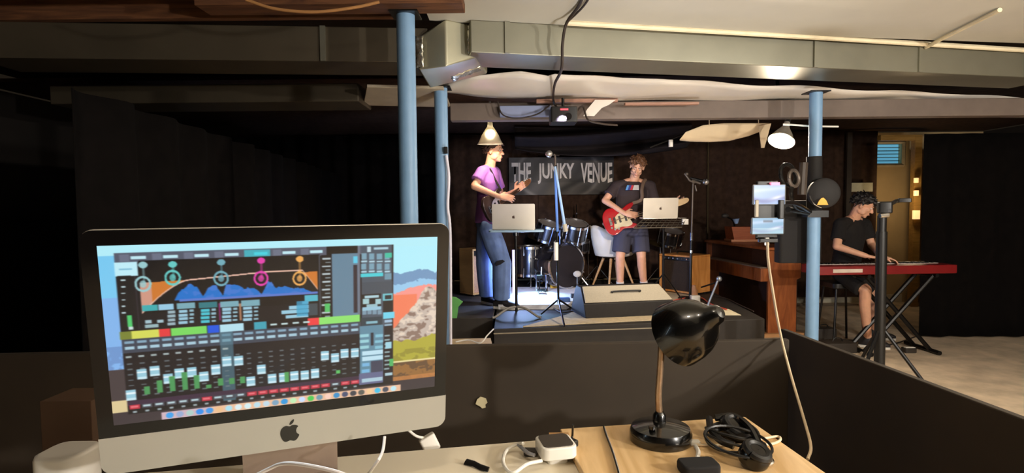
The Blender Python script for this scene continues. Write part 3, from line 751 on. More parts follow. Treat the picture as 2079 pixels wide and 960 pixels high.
t = thing('microphone_stand', 'tall black microphone stand beside the orange wooden amplifier', 'microphone stand', foot)
top = P(1407, 372, Ym)
MB().tube([foot+V((0, 0, .03)), P(1404, 480, Ym)], .015, 10).build('pole', BLKM, t)
MB().tube([P(1404, 480, Ym), top], .010, 10).build('upper_tube', mat('dull_metal', (110, 100, 92), .4, metal=.6), t)
MB().tube([P(1404, 472, Ym), P(1404, 488, Ym)], .020, 12).build('grip', CHROME, t)
MB().tube([P(1404, 508, Ym), P(1404, 513, Ym)], .020, 12).build('collar', CHROME, t)
MB().lathe([(.001, .028), (.05, .028), (.13, .018), (.14, .0)], foot).build('round_base', BLKM, t)
m = MB(); m.tube([P(1390, 352, Ym), P(1400, 366, Ym), P(1410, 371, Ym)], .013, 8); m.tube([P(1404, 366, Ym), P(1422, 372, Ym)], .018, 8); m.ball(P(1394, 353, Ym), .024); m.cyl(P(1411, 376, Ym), P(1414, 388, Ym), .01)
m.build('boom_clamp', mat('dull_metal', (110, 100, 92), .4, metal=.6), t)
mq = P(1405, 362, Ym); M = Matrix.Translation(mq) @ V((.93, -.25, -.28)).to_track_quat('Z', 'Y').to_matrix().to_4x4() @ Matrix.Translation((0, 0, -.02))
mic_head(M, 'microphone', 'pale-headed microphone on the stand beside the orange amplifier')
# little clamp stand at the stage edge
f = G(1437, 622, ST)
t = thing('clamp_stand', 'short silver clip stand with black boom at the stage edge by the piano', 'stand', f)
MB().tube([f+V((0, 0, .012)), P(1459, 565, f.y)], .012, 8).build('rod', mat('bluish_chrome', (180, 190, 205), .3, metal=.8), t)
MB().ball(P(1460, 566, f.y), .03).build('joint', MATS['bluish_chrome'], t)
MB().tube([P(1458, 572, f.y), P(1424, 583, f.y+.3)], .009, 8).build('boom_arm', BLKM, t)
MB().lathe([(.001, .016), (.07, .014), (.075, 0)], f).build('round_base', MATS['bluish_chrome'], t)

# ---- white shell chair with wooden legs
def chair():
    s = P(1245, 512, 7.35); fl = V((s.x, 7.35, ST))
    t = thing('shell_chair', 'white moulded shell chair with splayed wooden legs behind the red guitar player', 'chair', fl)
    SZ = ST+.43; yaw = math.radians(112); M = frame((fl.x, fl.y, 0), yaw)
    def fn(u, v):
        a = (u-.5)*math.pi*1.15                      # around
        if v < .5:
            k = v/.5; r = .03+.20*k; return V((math.sin(a)*r, -math.cos(a)*r*1.0+.0, SZ+.03*k*k)) if False else V((math.sin(2*math.pi*u)*r, -math.cos(2*math.pi*u)*r, SZ+.02*k**3))
        k = (v-.5)/.5; th = 2*math.pi*u; back = max(0, -math.cos(math.pi-th))  # 1 at the rear
        back = max(0, math.cos(th-math.pi))
        side = abs(math.sin(th)); H = .02+.36*back**1.1+.10*side*(1 if math.cos(th) < .2 else .35)
        r = .23+.035*math.sin(k*math.pi/2)-.0*k
        return V((math.sin(th)*r*(1.0-.10*back*k), -math.cos(th)*(r+.06*k*back), SZ+.02+H*k**1.1))
    m = MB(M).grid(fn, 40, 16); m.build('shell', mat('white_chair_shell', (226, 216, 198), .4, var=.02), t, solid=.008)
    for sx in (-1, 1):
        for sy in (-1, 1):
            MB(M).tube([(sx*.09, sy*.09, SZ-.02), (sx*.21, sy*.20, ST+.005)], [.018, .011], 10).build('leg', wood('light_leg_wood', (200, 150, 96), (222, 176, 124), .5), t)
    b = MB(M); 
    for sx in (-1, 1): b.tube([(sx*.11, .11, SZ-.06), (-sx*.11, -.11, SZ-.06)], .005, 6)
    b.build('brace', BLKM, t)
chair()

# ---- drums
def drum(c, ax, R, L, label, name='drum', legs=False, shell=mat('drum_black', (26, 22, 22), .25, coat=.5), lugs=8, bottom=None):
    c = V(c); ax = V(ax).normalized()
    t = thing(name, label, 'drum', c if bottom is None else bottom)
    MB().lathe([(R, -L/2), (R, L/2)], c, ax, 40).build('shell', shell, t)
    for s in (-1, 1):
        MB().lathe([(.001, s*L/2), (R*.98, s*(L/2+.002))], c, ax, 40).build('drumhead', mat('dark_drumhead', (34, 28, 28), .45) if name == 'kick_drum' else mat('drumhead', (120, 112, 108), .5), t)
        MB().lathe([(R+.002, s*(L/2-.02)), (R+.014, s*(L/2-.018)), (R+.014, s*(L/2+.014)), (R-.004, s*(L/2+.016)), (R-.004, s*(L/2))], c, ax, 40).build('hoop', CHROME, t)
    u, w = ortho(ax)
    for i in range(lugs):
        a = 2*math.pi*i/lugs+.3; d = u*math.cos(a)+w*math.sin(a)
        for s in (-1, 1): MB().cyl(c+d*(R+.012)+ax*s*(L/2+.02), c+d*(R+.012)+ax*s*(L/2-.10), .010, n=8).build('lug', CHROME, t)
    if legs:
        for a in (30, 150, 270):
            e = V((math.cos(math.radians(a)), math.sin(math.radians(a)), 0))
            MB().tube([c+e*(R+.02)+V((0, 0, .05)), V((c.x, c.y, ST+.008))+e*(R+.04)], .008, 8).build('leg', CHROME, t)
    return t
kc = P(1131, 541, 7.25); kc.z = ST+.335
kax = V((.55, -.83, 0)).normalized()
k = drum(kc, kax, .27, .40, 'black kick drum with chrome hoops standing in blue light', 'kick_drum', lugs=10, bottom=V((kc.x, kc.y, ST)))
for s in (-1, 1):
    sd = kax.cross(Z3)*s; MB().tube([kc+sd*.25+kax*.1+V((0, 0, -.1)), V((kc.x, kc.y, ST+.01))+sd*.36+kax*.26], .012, 8).build('spur', CHROME, k)
drum(kc+V((-.12, .05, .43)), (.25, -.3, .9), .14, .20, 'black rack tom above the kick drum nearest the blue-lit tray', 'tom_drum', lugs=6)
drum(kc+V((.22, -.02, .43)), (.15, -.35, .9), .15, .21, 'black rack tom above the kick drum behind the blue-lit microphone stand', 'tom_drum', lugs=6)
m_ = kc+V((.04, .0, .27)); o = MB(); o.tube([m_, m_+V((0, 0, .2))], .014, 8); o.tube([m_+V((-.1, 0, .18)), m_+V((.12, 0, .18))], .011, 8); tag(o.build('tom_mount', CHROME), 'chrome double mount holding the two rack toms on the kick drum', 'mount')
ft = P(1076, 520, 7.4); ft.z = ST+.38
drum(ft, Z3, .19, .36, 'black floor tom on chrome legs beside the guitarist in jeans', 'floor_tom', legs=True, bottom=V((ft.x, ft.y, ST)), lugs=8)
sn = P(1170, 505, 7.6); sn.z = ST+.56
drum(sn, (.05, -.1, 1), .17, .14, 'black snare drum right of the kick drum', 'snare_drum', legs=True, bottom=V((sn.x, sn.y, ST)), lugs=8)
def cymbal(px, py, Y, R, tilt, label, stand_color=CHROME):
    c = P(px, py, Y); f = V((c.x+.02, Y+.02, ST)); ax = V((tilt, -.25, 1)).normalized()
    t = thing('cymbal_stand', label, 'cymbal', f)
    MB().lathe([(.001, .022), (.02, .018), (.035, .006), (R*.6, -.006), (R, -.022), (R, -.024), (R*.6, -.009), (.03, .002)], c, ax, 40).build('cymbal', mat('bronze_cymbal', (96, 80, 50), .4, metal=.8), t)
    MB().tube([c+V((0, 0, .05)), c-V((0, 0, .02)), V((f.x, f.y, c.z-.3)), f+V((0, 0, .2))], .009, 8).build('tube', stand_color, t)
    MB().cyl(V((f.x, f.y, c.z-.34)), V((f.x, f.y, c.z-.29)), .018, n=10).build('collar', stand_color, t)
    for a in (80, 200, 320):
        e = V((math.cos(math.radians(a)), math.sin(math.radians(a)), 0)); MB().tube([f+V((0, 0, .25)), f+e*.24+V((0, 0, .01))], .008, 6).build('leg', stand_color, t)
cymbal(1100, 478, 7.9, .20, .1, 'bronze cymbal on chrome stand just right of the blue-lit tray')
cymbal(1150, 480, 7.85, .20, -.15, 'bronze cymbal on chrome stand behind the grey counterweight')
cymbal(1210, 470, 7.95, .22, -.1, 'bronze cymbal on chrome stand beside the white chair back')
# bare thin stand with silver clamps
f = V((P(1174, 500, 8.12).x, 8.12, ST)); t = thing('thin_stand', 'thin dark stand with silver clamps between the drums and the white chair', 'stand', f)
MB().tube([f+V((0, 0, .05)), P(1170, 415, 8.1)], .007, 6).build('pole', BLKM, t)
for y in (434, 446, 476): MB().ball(P(1171, y, 8.08), .022).build('clamp', CHROME, t)
for a in (90, 210, 330):
    e = V((math.cos(math.radians(a)), math.sin(math.radians(a)), 0)); MB().tube([f+V((0, 0, .2)), f+e*.13+V((0, 0, .01))], .007, 6).build('leg', BLKM, t)
# drum hardware glinting in front of the kick drum
pd = G(1100, 602, ST); t = thing('kick_pedal', 'chrome kick pedal on the mat before the kick drum', 'pedal', pd+V((0, -.02, .05)))
b = pd+V((0, -.02, .052)); MB().box(b+V((0, 0, .02)), (.09, .26, .015)).build('footboard', CHROME, t, bevel=.004)
MB().tube([b+V((-.06, .12, 0)), b+V((-.06, .12, .2)), b+V((.06, .12, .2)), b+V((.06, .12, 0))], .011, 8).build('frame', CHROME, t)
MB().tube([b+V((0, .12, .2)), b+V((0, .06, .30))], .006, 6).build('beater', WHITE, t)
q = G(1176, 572, ST+.08); q.y = 7.0
q = P(1172, 556, 7.0); o = MB().ball(q, (.05, .012, .04)).build('pale_disc', mat('pale_disc', (170, 160, 145), .5), origin=q); tag(o, 'small round pale disc glinting beside the kick drum', 'disc')
o = MB().tube([q, V((q.x, q.y+.02, ST+.01))], .006, 6).build('disc_stem', CHROME); tag(o, 'thin stem under the small pale disc beside the kick drum', 'stem')
# right side drum bits behind the music stand
c = P(1362, 482, 7.9)
drum(c, (.1, -.3, .9), .15, .18, 'black tom with chrome rim glinting behind the music stand', 'tom_drum', lugs=6)
o = MB().tube([c, V((c.x, c.y+.05, ST))], .011, 8).build('tom_stand', CHROME); tag(o, 'chrome post holding the tom behind the music stand', 'stand')
cymbal(1340, 492, 8.05, .18, .2, 'dark cymbal on a stand behind the bare legs of the red guitar player')

# ---- blue light tube standing on the stage
f = V((P(1043, 560, 6.35).x, 6.35, ST)); t = thing('light_tube', 'glowing lavender light tube standing behind the leg of the guitarist in jeans', 'light', f)
MB().box(f+V((0, 0, .015)), (.12, .12, .03)).build('foot', BLK, t, bevel=.004)
MB().cyl(f+V((0, 0, .03)), f+V((0, 0, .60)), .014).build('tube', glow('lavender_tube_glow', (190, 170, 255), 3.5), t)
light('tube_glow_light', 'POINT', f+V((.08, -.10, .34)), 34, (.38, .55, 1.0), .06)
light('blue_floor_light', 'SPOT', P(1095, 560, 6.9), 30, (.30, .65, 1.0), .05, G(1095, 608, ST), 120)
t = thing('floor_light', 'small black stage light aimed at the pale mat before the drums', 'light', P(1095, 560, 6.93)); t.location.z = ST
q = P(1095, 560, 6.93)
MB().cyl(q+V((0, .03, .02)), q+V((0, -.02, -.01)), .035).build('can', BLK, t)
MB().tube([q+V((0, .03, 0)), V((q.x, q.y+.03, ST+.05))], .008, 8).build('stem', BLKM, t)
# violet stage light from the projector side onto the guitarist
light('violet_stage_light', 'SPOT', P(1146, 238, 4.40), 46, (.84, .70, 1.0), .03, P(985, 410, 6.1), 40)
light('front_stage_light', 'SPOT', (.9, 1.3, 2.12), 640, (1.0, .88, .78), .08, P(1215, 465, 6.9), 27, .8)
light('blue_boom_light', 'SPOT', (.6, 1.3, 2.2), 260, (.2, .5, 1.0), .03, P(1132, 400, 5.6), 7)

# ---- small things on the stage
q = G(1411, 612, ST); o = MB().rbox(q+V((0, 0, .035)), (.10, .07, .07), .01).build('power_adapter', WHITE, bevel=.004); tag(o, 'white plug box on the stage behind the black lamp shade', 'adapter')
q = G(1414, 603, ST); o = MB().lathe([(.001, 0), (.045, .0), (.05, .06), (.03, .09), (.022, .13), (.001, .13)], q+V((.0, .1, 0)), n=18).build('jug', mat('tan_ceramic', (196, 140, 100), .5)); tag(o, 'tan bottle-shaped thing standing behind the white plug box on stage', 'bottle')
o = MB().tube(curve_pts([G(1340, 618, ST+.012), G(1385, 606, ST+.02), G(1420, 603, ST+.012), G(1445, 618, ST+.012), G(1475, 628, ST+.012)]), .007, 6).build('red_cable', mat('red_cable', (214, 82, 60), .4)); tag(o, 'orange-red cable lying on the stage behind the wedge monitor', 'cable')
for i, (pts, lab) in enumerate(((((1120, 622), (1140, 634), (1165, 632), (1180, 640)), 'black cable curling on the rug left of the wedge monitor'), (((1132, 612), (1150, 618), (1172, 616), (1190, 622)), 'grey cable on the pale mat beside the wedge monitor'), (((1445, 600), (1475, 606), (1500, 618), (1530, 632)), 'dark cable along the stage edge near the piano'))):
    o = MB().tube(curve_pts([G(x, y, ST+.03 if i == 1 else ST+.014) for x, y in pts]), .006, 6).build('stage_cable', [CAB, mat('grey_cable', (150, 150, 155), .5), CAB][i]); tag(o, lab, 'cable')
for (x, y, w_, c_, lab) in ((1145, 612, .13, (60, 90, 140), 'dark blue effects pedal on the pale mat'), (1168, 604, .10, (50, 50, 56), 'black effects pedal beside the dark blue one'), (1125, 584, .10, (210, 160, 40), 'yellow box on the floor before the kick drum'), (1385, 583, .2, (170, 160, 140), 'low grey floor box behind the wedge monitor')):
    q = G(x, y, ST+.05); o = MB().box(q+V((0, 0, .02)), (w_, .09, .04)).build('effects_pedal', mat('pedal_%d' % x, c_, .4), bevel=.005); tag(o, lab, 'pedal')
# green cloth and ledge with papers beside the second pole
gc = [P(917, 602, 5.53), P(926, 603, 5.53), P(940, 612, 5.53), P(931, 622, 5.53), P(928, 645, 5.53), P(924, 660, 5.53), P(920, 690, 5.53), P(914, 690, 5.53)]
mm = axes(gc[0], (1, 0, 0), (0, 0, 1), (0, -1, 0)); iv = mm.inverted()
o = MB().prism([tuple((iv @ k)[:2]) for k in gc], .03, mm).build('green_cloth', mat('green_cloth', (112, 190, 104), .8, var=.15)); tag(o, 'bright green cloth hanging at the corner of the side platform', 'cloth')
lg = [G(908, 706, .40), G(1000, 702, .40), G(996, 686, .40), G(908, 688, .40)]
o = MB().prism([(k.x, k.y) for k in lg], .40, Matrix()).build('floor_crate', mat('cream_crate', (206, 178, 134), .7, var=.15, scale=8)); tag(o, 'low cream-topped crate between the booth wall and the side platform', 'crate')
o = MB().tube(curve_pts([G(925, 694, .41), G(950, 690, .42), G(975, 696, .41), G(990, 680, .46), G(1002, 668, .46)]), .006, 6).build('white_cable', WHITE); tag(o, 'white cable tangled over the cream crate by the stage corner', 'cable')

# ---- upright piano
def piano():
    PW = wood('piano_brown', (128, 66, 30), (172, 96, 48), .4, 2.5, (5, 5, 1), .05)
    n = G(1562, 668, 0); Y0 = 6.45; H = 1.06
    xa = P(1560, 600, Y0).x; xb = P(1630, 600, Y0).x; L = 1.6
    t = thing('upright_piano', 'old brown upright piano standing end-on beside the stage', 'piano', V(((xa+xb)/2, Y0+L/2, 0)))
    zt = P(1600, 505, Y0).z
    yaw = .11
    M = Matrix.Translation((xa, Y0, 0)) @ Matrix.Rotation(yaw, 4, 'Z')
    w = xb-xa; ws = w*.30
    # local: x from keyboard side (0) to back (w); y along the length
    for y in (0, L-.04):
        MB(M).prism([(0.0, 0), (w-.05, 0), (w-.05, zt-.36), (w, zt-.34), (w, zt-.02), (0.0, zt-.02)], .04, Matrix.Translation((0, y+.04, 0)) @ Matrix.Rotation(math.pi/2, 4, 'X')).build('end_panel', PW, t, bevel=.006)
    MB(M).box((w*.5-.0, L/2, zt), (w+.03, L+.04, .035)).build('lid', PW, t, bevel=.008)
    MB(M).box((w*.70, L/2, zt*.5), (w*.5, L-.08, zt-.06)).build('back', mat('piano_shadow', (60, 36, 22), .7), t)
    MB(M).box((w*.22, L/2, zt-.13), (.03, L-.08, .22)).build('music_panel', wood('dark_panel', (60, 34, 20), (84, 50, 30), .4), t)
    MB(M).box((.03, L/2, zt-.30), (.24, L-.02, .15)).build('key_slip', PW, t, bevel=.006)
    kb = MB(M); kb.box((-.01, L/2, zt-.222), (.13, L-.10, .012)); kb.build('keys', mat('ivory_keys', (150, 130, 110), .5), t)
    MB(M).box((.28, L/2, .30), (.02, L-.08, .55)).build('lower_panel', MATS['dark_panel'], t)
    MB(M).box((w*.4, -.02, .02), (w*1.25, .08, .04)).build('plinth', wood('pale_plinth', (170, 120, 76), (196, 146, 96)), t, bevel=.004)
    return M, w, zt, L
PM, pw, pz, pl = piano()
q = PM @ V((-.0, 0, 0)); b = P(1503, 496, 7.6)
bz = pz+.02
t = thing('wooden_box', 'small flared brown wooden box standing on top of the piano', 'box', V((b.x, b.y, bz)))
bb = MB(); s = .16; lo = [V((b.x+a*.15, b.y+c_*.11, bz)) for a, c_ in ((-1, -1), (1, -1), (1, 1), (-1, 1))]; hi = [V((b.x+a*.17, b.y+c_*.13, bz+.20)) for a, c_ in ((-1, -1), (1, -1), (1, 1), (-1, 1))]
lo[0].x += .03; bb.hexa(lo, hi); bb.build('case', wood('reddish_box', (150, 74, 40), (180, 96, 56), .45), t, bevel=.004)
b2 = MB().box((b.x+.01, b.y, bz+.015), (.36, .26, .03)).build('base_board', wood('tan_board', (190, 120, 80), (206, 140, 96)), t, bevel=.003)
q = P(1494, 448, 7.5); t = thing('clip_light', 'small dark desk microphone with a bluish tip leaning over the wooden box', 'microphone', V((q.x, q.y, bz)))
MB().tube(curve_pts([V((q.x+.02, q.y+.15, bz+.002)), V((q.x+.05, q.y+.15, bz+.12)), q+V((.0, .1, .0)), P(1474, 440, 7.5)]), .012, 8).build('gooseneck', BLKM, t)
MB().ball(P(1472, 438, 7.5), (.05, .03, .03)).build('head', mat('charcoal', (50, 46, 44), .6), t)
MB().cyl(P(1494, 444, 7.45), P(1495, 454, 7.45), .045, .02, 12).build('tip', mat('pale_blue_plastic', (140, 165, 205), .4), t)
# gear on the floor under the piano and between
o = MB().rbox(G(1500, 640, 0)+V((.35, .8, .13)), (.5, .3, .26), .04).build('equipment_bag', mat('brown_bag', (66, 48, 34), .8, var=.3), bevel=.02); tag(o, 'dark brown bag on the floor below the piano keys', 'bag')
# ================================================================== PEOPLE
def hand(m, w, f, pn, th, curl=.6, s=1.0, spread=.06):
    """w wrist, f finger direction, pn palm normal, th thumb side"""
    w, f, pn = V(w), V(f).normalized(), V(pn); pn = (pn-f*pn.dot(f)).normalized(); th = V(th); th = (th-f*th.dot(f)-pn*th.dot(pn)).normalized()
    m.loft([(w, th*.026*s, pn*.019*s), (w+f*.03*s, th*.036*s, pn*.017*s), (w+f*.07*s, th*.042*s, pn*.014*s), (w+f*.092*s, th*.040*s, pn*.010*s)], n=14, pw=2.6)
    for i, L in enumerate((.070, .080, .074, .058)):
        off = (1.5-i)*.0205*s
        d = (f+th*spread*(1.5-i)).normalized(); p = w+f*.086*s+th*off; r = .0092*s
        for k, seg in enumerate((.45, .32, .23)):
            a = curl*(k+.5)*(1+.08*i)
            dd = (d*math.cos(a)+pn*math.sin(a)).normalized(); q = p+dd*L*seg*s*1.15
            m.cap(p, q, r, r*.93, 8); p = q; r *= .93
    p = w+f*.025*s+th*.030*s
    d = (th*.75+f*.65+pn*.25).normalized(); q = p+d*.042*s; m.cap(p, q, .014*s, .0115*s, 8)
    d2 = (f*.75+pn*.55+th*.15).normalized(); m.cap(q, q+d2*.034*s, .0115*s, .009*s, 8)
def head(m, c, fwd, up, s=1.0):
    fwd = V(fwd).normalized(); up = V(up); up = (up-fwd*up.dot(fwd)).normalized(); rt = fwd.cross(up)
    Mx = Matrix((rt, fwd, up)).transposed().to_4x4(); T = Matrix.Translation(V(c)) @ Mx
    def B(p, r): m.ball(T @ (V(p)*s), tuple(k*s for k in r), 20, 14, M=Mx)
    B((0, -.012, .032), (.075, .096, .086)); B((0, .022, -.03), (.060, .068, .074)); B((0, .045, -.075), (.038, .040, .034)); B((0, .068, -.094), (.022, .020, .018))
    for sx in (-1, 1):
        B((sx*.036, .058, -.022), (.024, .026, .024)); B((sx*.048, .015, -.065), (.018, .045, .028)); B((sx*.077, -.008, -.012), (.010, .020, .031)); B((sx*.024, .083, .026), (.022, .012, .009))
    m.cap(T @ (V((0, .086, .012))*s), T @ (V((0, .108, -.026))*s), .008*s, .0125*s, 8)
    for sx in (-1, 1): B((sx*.011, .098, -.031), (.008, .009, .007))
    B((0, .088, -.056), (.022, .010, .006)); B((0, .087, -.067), (.019, .010, .007))
    return T
def face_parts(parent, T, s=1.0, eyes=True):
    if eyes:
        for sx in (-1, 1):
            e = MB(); e.ball(T @ (V((sx*.030, .0775, .006))*s), .0095*s, 10, 8); o = e.build('eye', mat('eye_white', (225, 215, 205), .3), parent)
            e = MB(); e.ball(T @ (V((sx*.030, .0835, .004))*s), .0058*s, 8, 6); e.build('pupil', mat('dark_pupil', (30, 22, 18), .2), o)
            MB().cap(T @ (V((sx*.014, .094, .028))*s), T @ (V((sx*.044, .084, .031))*s), .0035*s, .003*s, 6).build('eyebrow', mat('brown_hair', (62, 40, 28), .8), parent)
    MB().loft([(T @ (V((-.020, .095, -.0625))*s), (T.to_3x3() @ V((0, 0, 1)))*.002, (T.to_3x3() @ V((0, 1, 0)))*.003), (T @ (V((0, .1005, -.062))*s), (T.to_3x3() @ V((0, 0, 1)))*.0045, (T.to_3x3() @ V((0, 1, 0)))*.003), (T @ (V((.020, .095, -.0625))*s), (T.to_3x3() @ V((0, 0, 1)))*.002, (T.to_3x3() @ V((0, 1, 0)))*.003)], n=10).build('lips', mat('lip_pink', (188, 108, 96), .5), parent)
def hair(parent, T, color, s=1.0, fringe=.05, back=-.05, length=.03, seed=1, n=260):
    r = random.Random(seed); m = MB(); Mx = T.to_3x3().to_4x4()
    m.ball(T @ (V((0, -.022, .045))*s), tuple(k*s for k in (.082, .098, .086)), 20, 14, M=Mx)
    for i in range(n):
        a = r.uniform(0, 2*math.pi); z = r.uniform(-.55, 1)
        q = math.sqrt(max(0, 1-z*z)); d = V((q*math.cos(a), q*math.sin(a), z))
        p = V((d.x*.084, -.016+d.y*.102, .034+d.z*.090))
        if d.y > 0.15 and p.z < fringe+.02*r.random(): continue
        if d.y > -.35 and p.z < .012: continue
        if p.z < back: continue
        t = (V((r.uniform(-.5, .5), -.3+r.uniform(-.4, .4)+(1.0 if d.y > .2 else 0), -.6+r.uniform(-.3, .5)))+d*.5).normalized()
        L = length*r.uniform(.6, 1.2)
        m.cap(T @ ((p-t*L*.4)*s), T @ ((p+t*L*.8)*s), .012*s, .005*s, 6)
    return m.build('hair', mat(color[0], color[1], .55, var=.35, scale=40, stretch=(1, 1, .4)), parent, remesh=.0055, smooth_it=1)
def limb(m, pts, rad, n=12):
    for i in range(len(pts)-1): m.cap(pts[i], pts[i+1], rad[i], rad[i+1], n)
def shoe(parent, ankle, f, M_up, sole, L=.28, name='shoe'):
    f = V(f); f.z = 0; f.normalize(); s = f.cross(Z3); z = ankle[2]
    a = V((ankle[0], ankle[1], 0)); gz = z
    m = MB()
    R = [(-.085, .030, .035, .055), (-.05, .038, .05, .05), (0.0, .042, .062, .058), (.06, .044, .040, .042), (.12, .048, .032, .034), (.17, .044, .026, .030), (.20, .022, .016, .022)]
    m.loft([(a+f*x+V((0, 0, gz+.018+h*.9)), s*w, V((0, 0, h))) for x, w, h, _ in R], n=16, pw=2.4)
    up = m.build(name, M_up, parent)
    pts = []
    for x, w, _, _ in R: pts.append((x, w+.005))
    poly = [(x, w) for x, w in pts]+[(x, -w) for x, w in reversed(pts)]
    MB().prism(poly, .026, axes(V((a.x, a.y, gz)), f, -s, Z3)).build('sole', sole, up, bevel=.004)
    return up
SOLE = mat('white_rubber_sole', (220, 214, 204), .5)
def person(label, D):
    m = MB()
    sh = (D['shR']-D['shL']); sv = sh.normalized(); hv = (D['hipR']-D['hipL']).normalized()
    up = (D['neck']-D['pelvis']).normalized(); fv = D['chestf'].normalized()
    def ring(t, w, d, k): c = lerp(D['pelvis'], D['chest'], t*2) if t < .5 else lerp(D['chest'], D['neck'], (t-.5)*2); v = lerp(hv, sv, t).normalized(); return (c, v*w, (fv-up*fv.dot(up)).normalized()*d)
    m.loft([ring(-.06, .12, .09, 0), ring(.02, .155, .105, 0), ring(.25, .145, .10, 0), ring(.5, .16, .108, 0), ring(.72, .175, .11, 0), ring(.9, .13, .085, 0), ring(1.0, .065, .06, 0)], n=20)
    T = head(m, D['head'], D['hf'], D['hu'])
    m.cap(D['neck']-up*.03, T @ V((0, -.022, -.05)), .060, .054)
    for k in 'RL':
        limb(m, [D['sh'+k], D['el'+k], D['wr'+k]], [.050, .040, .027])
        m.cap(lerp(D['neck'], D['sh'+k], .3), D['sh'+k], .05, .052)
        hand(m, D['wr'+k], *D['hand'+k])
        K = D['kn'+k]; A = D['an'+k]; calf = lerp(K, A, .3)-D['toe'+k]*.012
        limb(m, [D['hip'+k], K, calf, A], [.088, .056, .054, .036])
        s = D['toe'+k]; m.cap(A-s*.02+V((0, 0, -.02)), A+s*.13+V((0, 0, -.055)), .036, .028)
    o = m.build('person', D['skin'], None, remesh=.0062, smooth_it=2, origin=(D['pelvis'].x, D['pelvis'].y, D['ground']))
    tag(o, label, 'person'); face_parts(o, T)
    return o, T
def shirt(parent, D, M, name='tshirt', hem=.0, sleeve=.62, puff=1.0):
    m = MB(); sv = (D['shR']-D['shL']).normalized(); hv = (D['hipR']-D['hipL']).normalized(); up = (D['neck']-D['pelvis']).normalized(); fv = D['chestf'].normalized(); fv = (fv-up*fv.dot(up)).normalized()
    def ring(t, w, d): c = lerp(D['pelvis'], D['chest'], t*2) if t < .5 else lerp(D['chest'], D['neck'], (t-.5)*2); v = lerp(hv, sv, max(0, t)).normalized(); return (c, v*w*puff, fv*d*puff)
    m.loft([ring(hem, .185, .142), ring(.15, .178, .136), ring(.35, .172, .128), ring(.5, .182, .132), ring(.7, .200, .135), ring(.86, .172, .115), ring(.95, .105, .085), ring(.985, .078, .074)], n=24)
    for k in 'RL':
        a, b = D['sh'+k], lerp(D['sh'+k], D['el'+k], sleeve)
        m.cap(lerp(D['neck'], a, .45)-up*.01, a, .058, .070); m.cap(a, lerp(a, b, .5), .070, .068); m.tube([a, lerp(a, b, .5), b], [.066, .070, .074], 14)
    return m.build(name, M, parent, remesh=.009, smooth_it=2)
def trousers(parent, D, M, name, R, end, waist=.03, knee_extra=None):
    m = MB(); hv = (D['hipR']-D['hipL']).normalized(); fv = D['chestf'].normalized(); up = Z3; fv = (fv-up*fv.dot(up)).normalized()
    pc = D['pelvis']
    m.loft([(pc+up*(waist+.08), hv*.165, fv*.118), (pc+up*.02, hv*.178, fv*.128), (pc-up*.06, hv*.178, fv*.13), (pc-up*.11, hv*.14, fv*.10)], n=20)
    for k in 'RL':
        hp, K, A = D['hip'+k], D['kn'+k], D['an'+k]
        if end <= 1.0: pts = [hp, lerp(hp, K, end*.5), lerp(hp, K, end)]; m.tube([hp+(hp-K).normalized()*.05]+pts, [R[0]*.9]+R[:3], 16)
        else:
            e = end-1; pts = [hp, lerp(hp, K, .5), K, lerp(K, A, .5*e), lerp(K, A, e)]; m.tube([hp+(hp-K).normalized()*.05]+pts, [R[0]*.9]+R, 16)
        m.ball(hp, R[0])
    o = m.build(name, M, parent, remesh=.010, smooth_it=2); return o

# ---- guitars
STRAP = mat('black_strap', (34, 26, 24), .7)
def guitar(c, nd, fn_, body_m, label, neck_m, guard_m, scale=1.0, cut=True):
    nd = V(nd).normalized(); fn_ = V(fn_); fn_ = (fn_-nd*fn_.dot(nd)).normalized(); y = fn_.cross(nd)
    M = axes(c, nd, y, fn_) @ Matrix.Scale(scale, 4)
    t = thing('electric_guitar', label, 'guitar', c)
    out = closed([(-.205, 0), (-.19, .095), (-.13, .150), (-.05, .140), (.0, .112), (.05, .118), (.10, .142), (.165, .150), (.165, .120), (.105, .07), (.085, .03), (.085, -.03), (.10, -.065), (.145, -.10), (.13, -.135), (.06, -.122), (.0, -.112), (-.05, -.135), (-.12, -.155), (-.185, -.105)], 4)
    MB(M).prism(out, .042, Matrix(), -.021).build('body', body_m, t, bevel=.009, seg=3)
    g = closed([(-.10, -.09), (-.02, -.085), (.05, -.10), (.10, -.08), (.08, .0), (.09, .06), (.02, .075), (-.05, .05), (-.08, .0)], 4)
    MB(M).prism(g, .003, Matrix(), .021).build('pickguard', guard_m, t)
    for x in (-.075, -.02, .045): MB(M).box((x, 0, .028), (.022, .075, .012)).build('pickup', BLK, t, bevel=.003)
    MB(M).box((-.125, 0, .028), (.028, .085, .014)).build('bridge', CHROME, t, bevel=.002)
    for x, yy in ((-.13, -.07), (-.10, -.095), (-.06, -.10)): MB(M).cyl((x, yy, .021), (x, yy, .038), .012, n=14).build('knob', CHROME, t)
    nk = MB(M); nk.loft([((.07, 0, .022), (0, .028, 0), (0, 0, .014)), ((.30, 0, .022), (0, .0245, 0), (0, 0, .013)), ((.56, 0, .022), (0, .021, 0), (0, 0, .012))], n=12, pw=3)
    n_ = nk.build('neck', neck_m, t)
    MB(M).box((.315, 0, .035), (.49, .042, .004)).build('fretboard', wood('rosewood', (58, 36, 24), (80, 50, 34)), n_)
    hs = closed([(.55, .021), (.60, .034), (.69, .040), (.745, .03), (.75, .0), (.72, -.02), (.66, -.030), (.60, -.030), (.55, -.021)], 3)
    h_ = MB(M).prism(hs, .014, Matrix(), .006).build('headstock', neck_m, t, bevel=.003)
    for i in range(6):
        x = .595+.024*i; MB(M).cyl((x, .034, .013), (x, .058, .013), .006, n=8).build('tuning_peg', CHROME, h_)
    MB(M).tube([(-.125, 0, .038), (.60, 0, .040)], .004, 4).build('strings', CHROME, t)
    return t, M

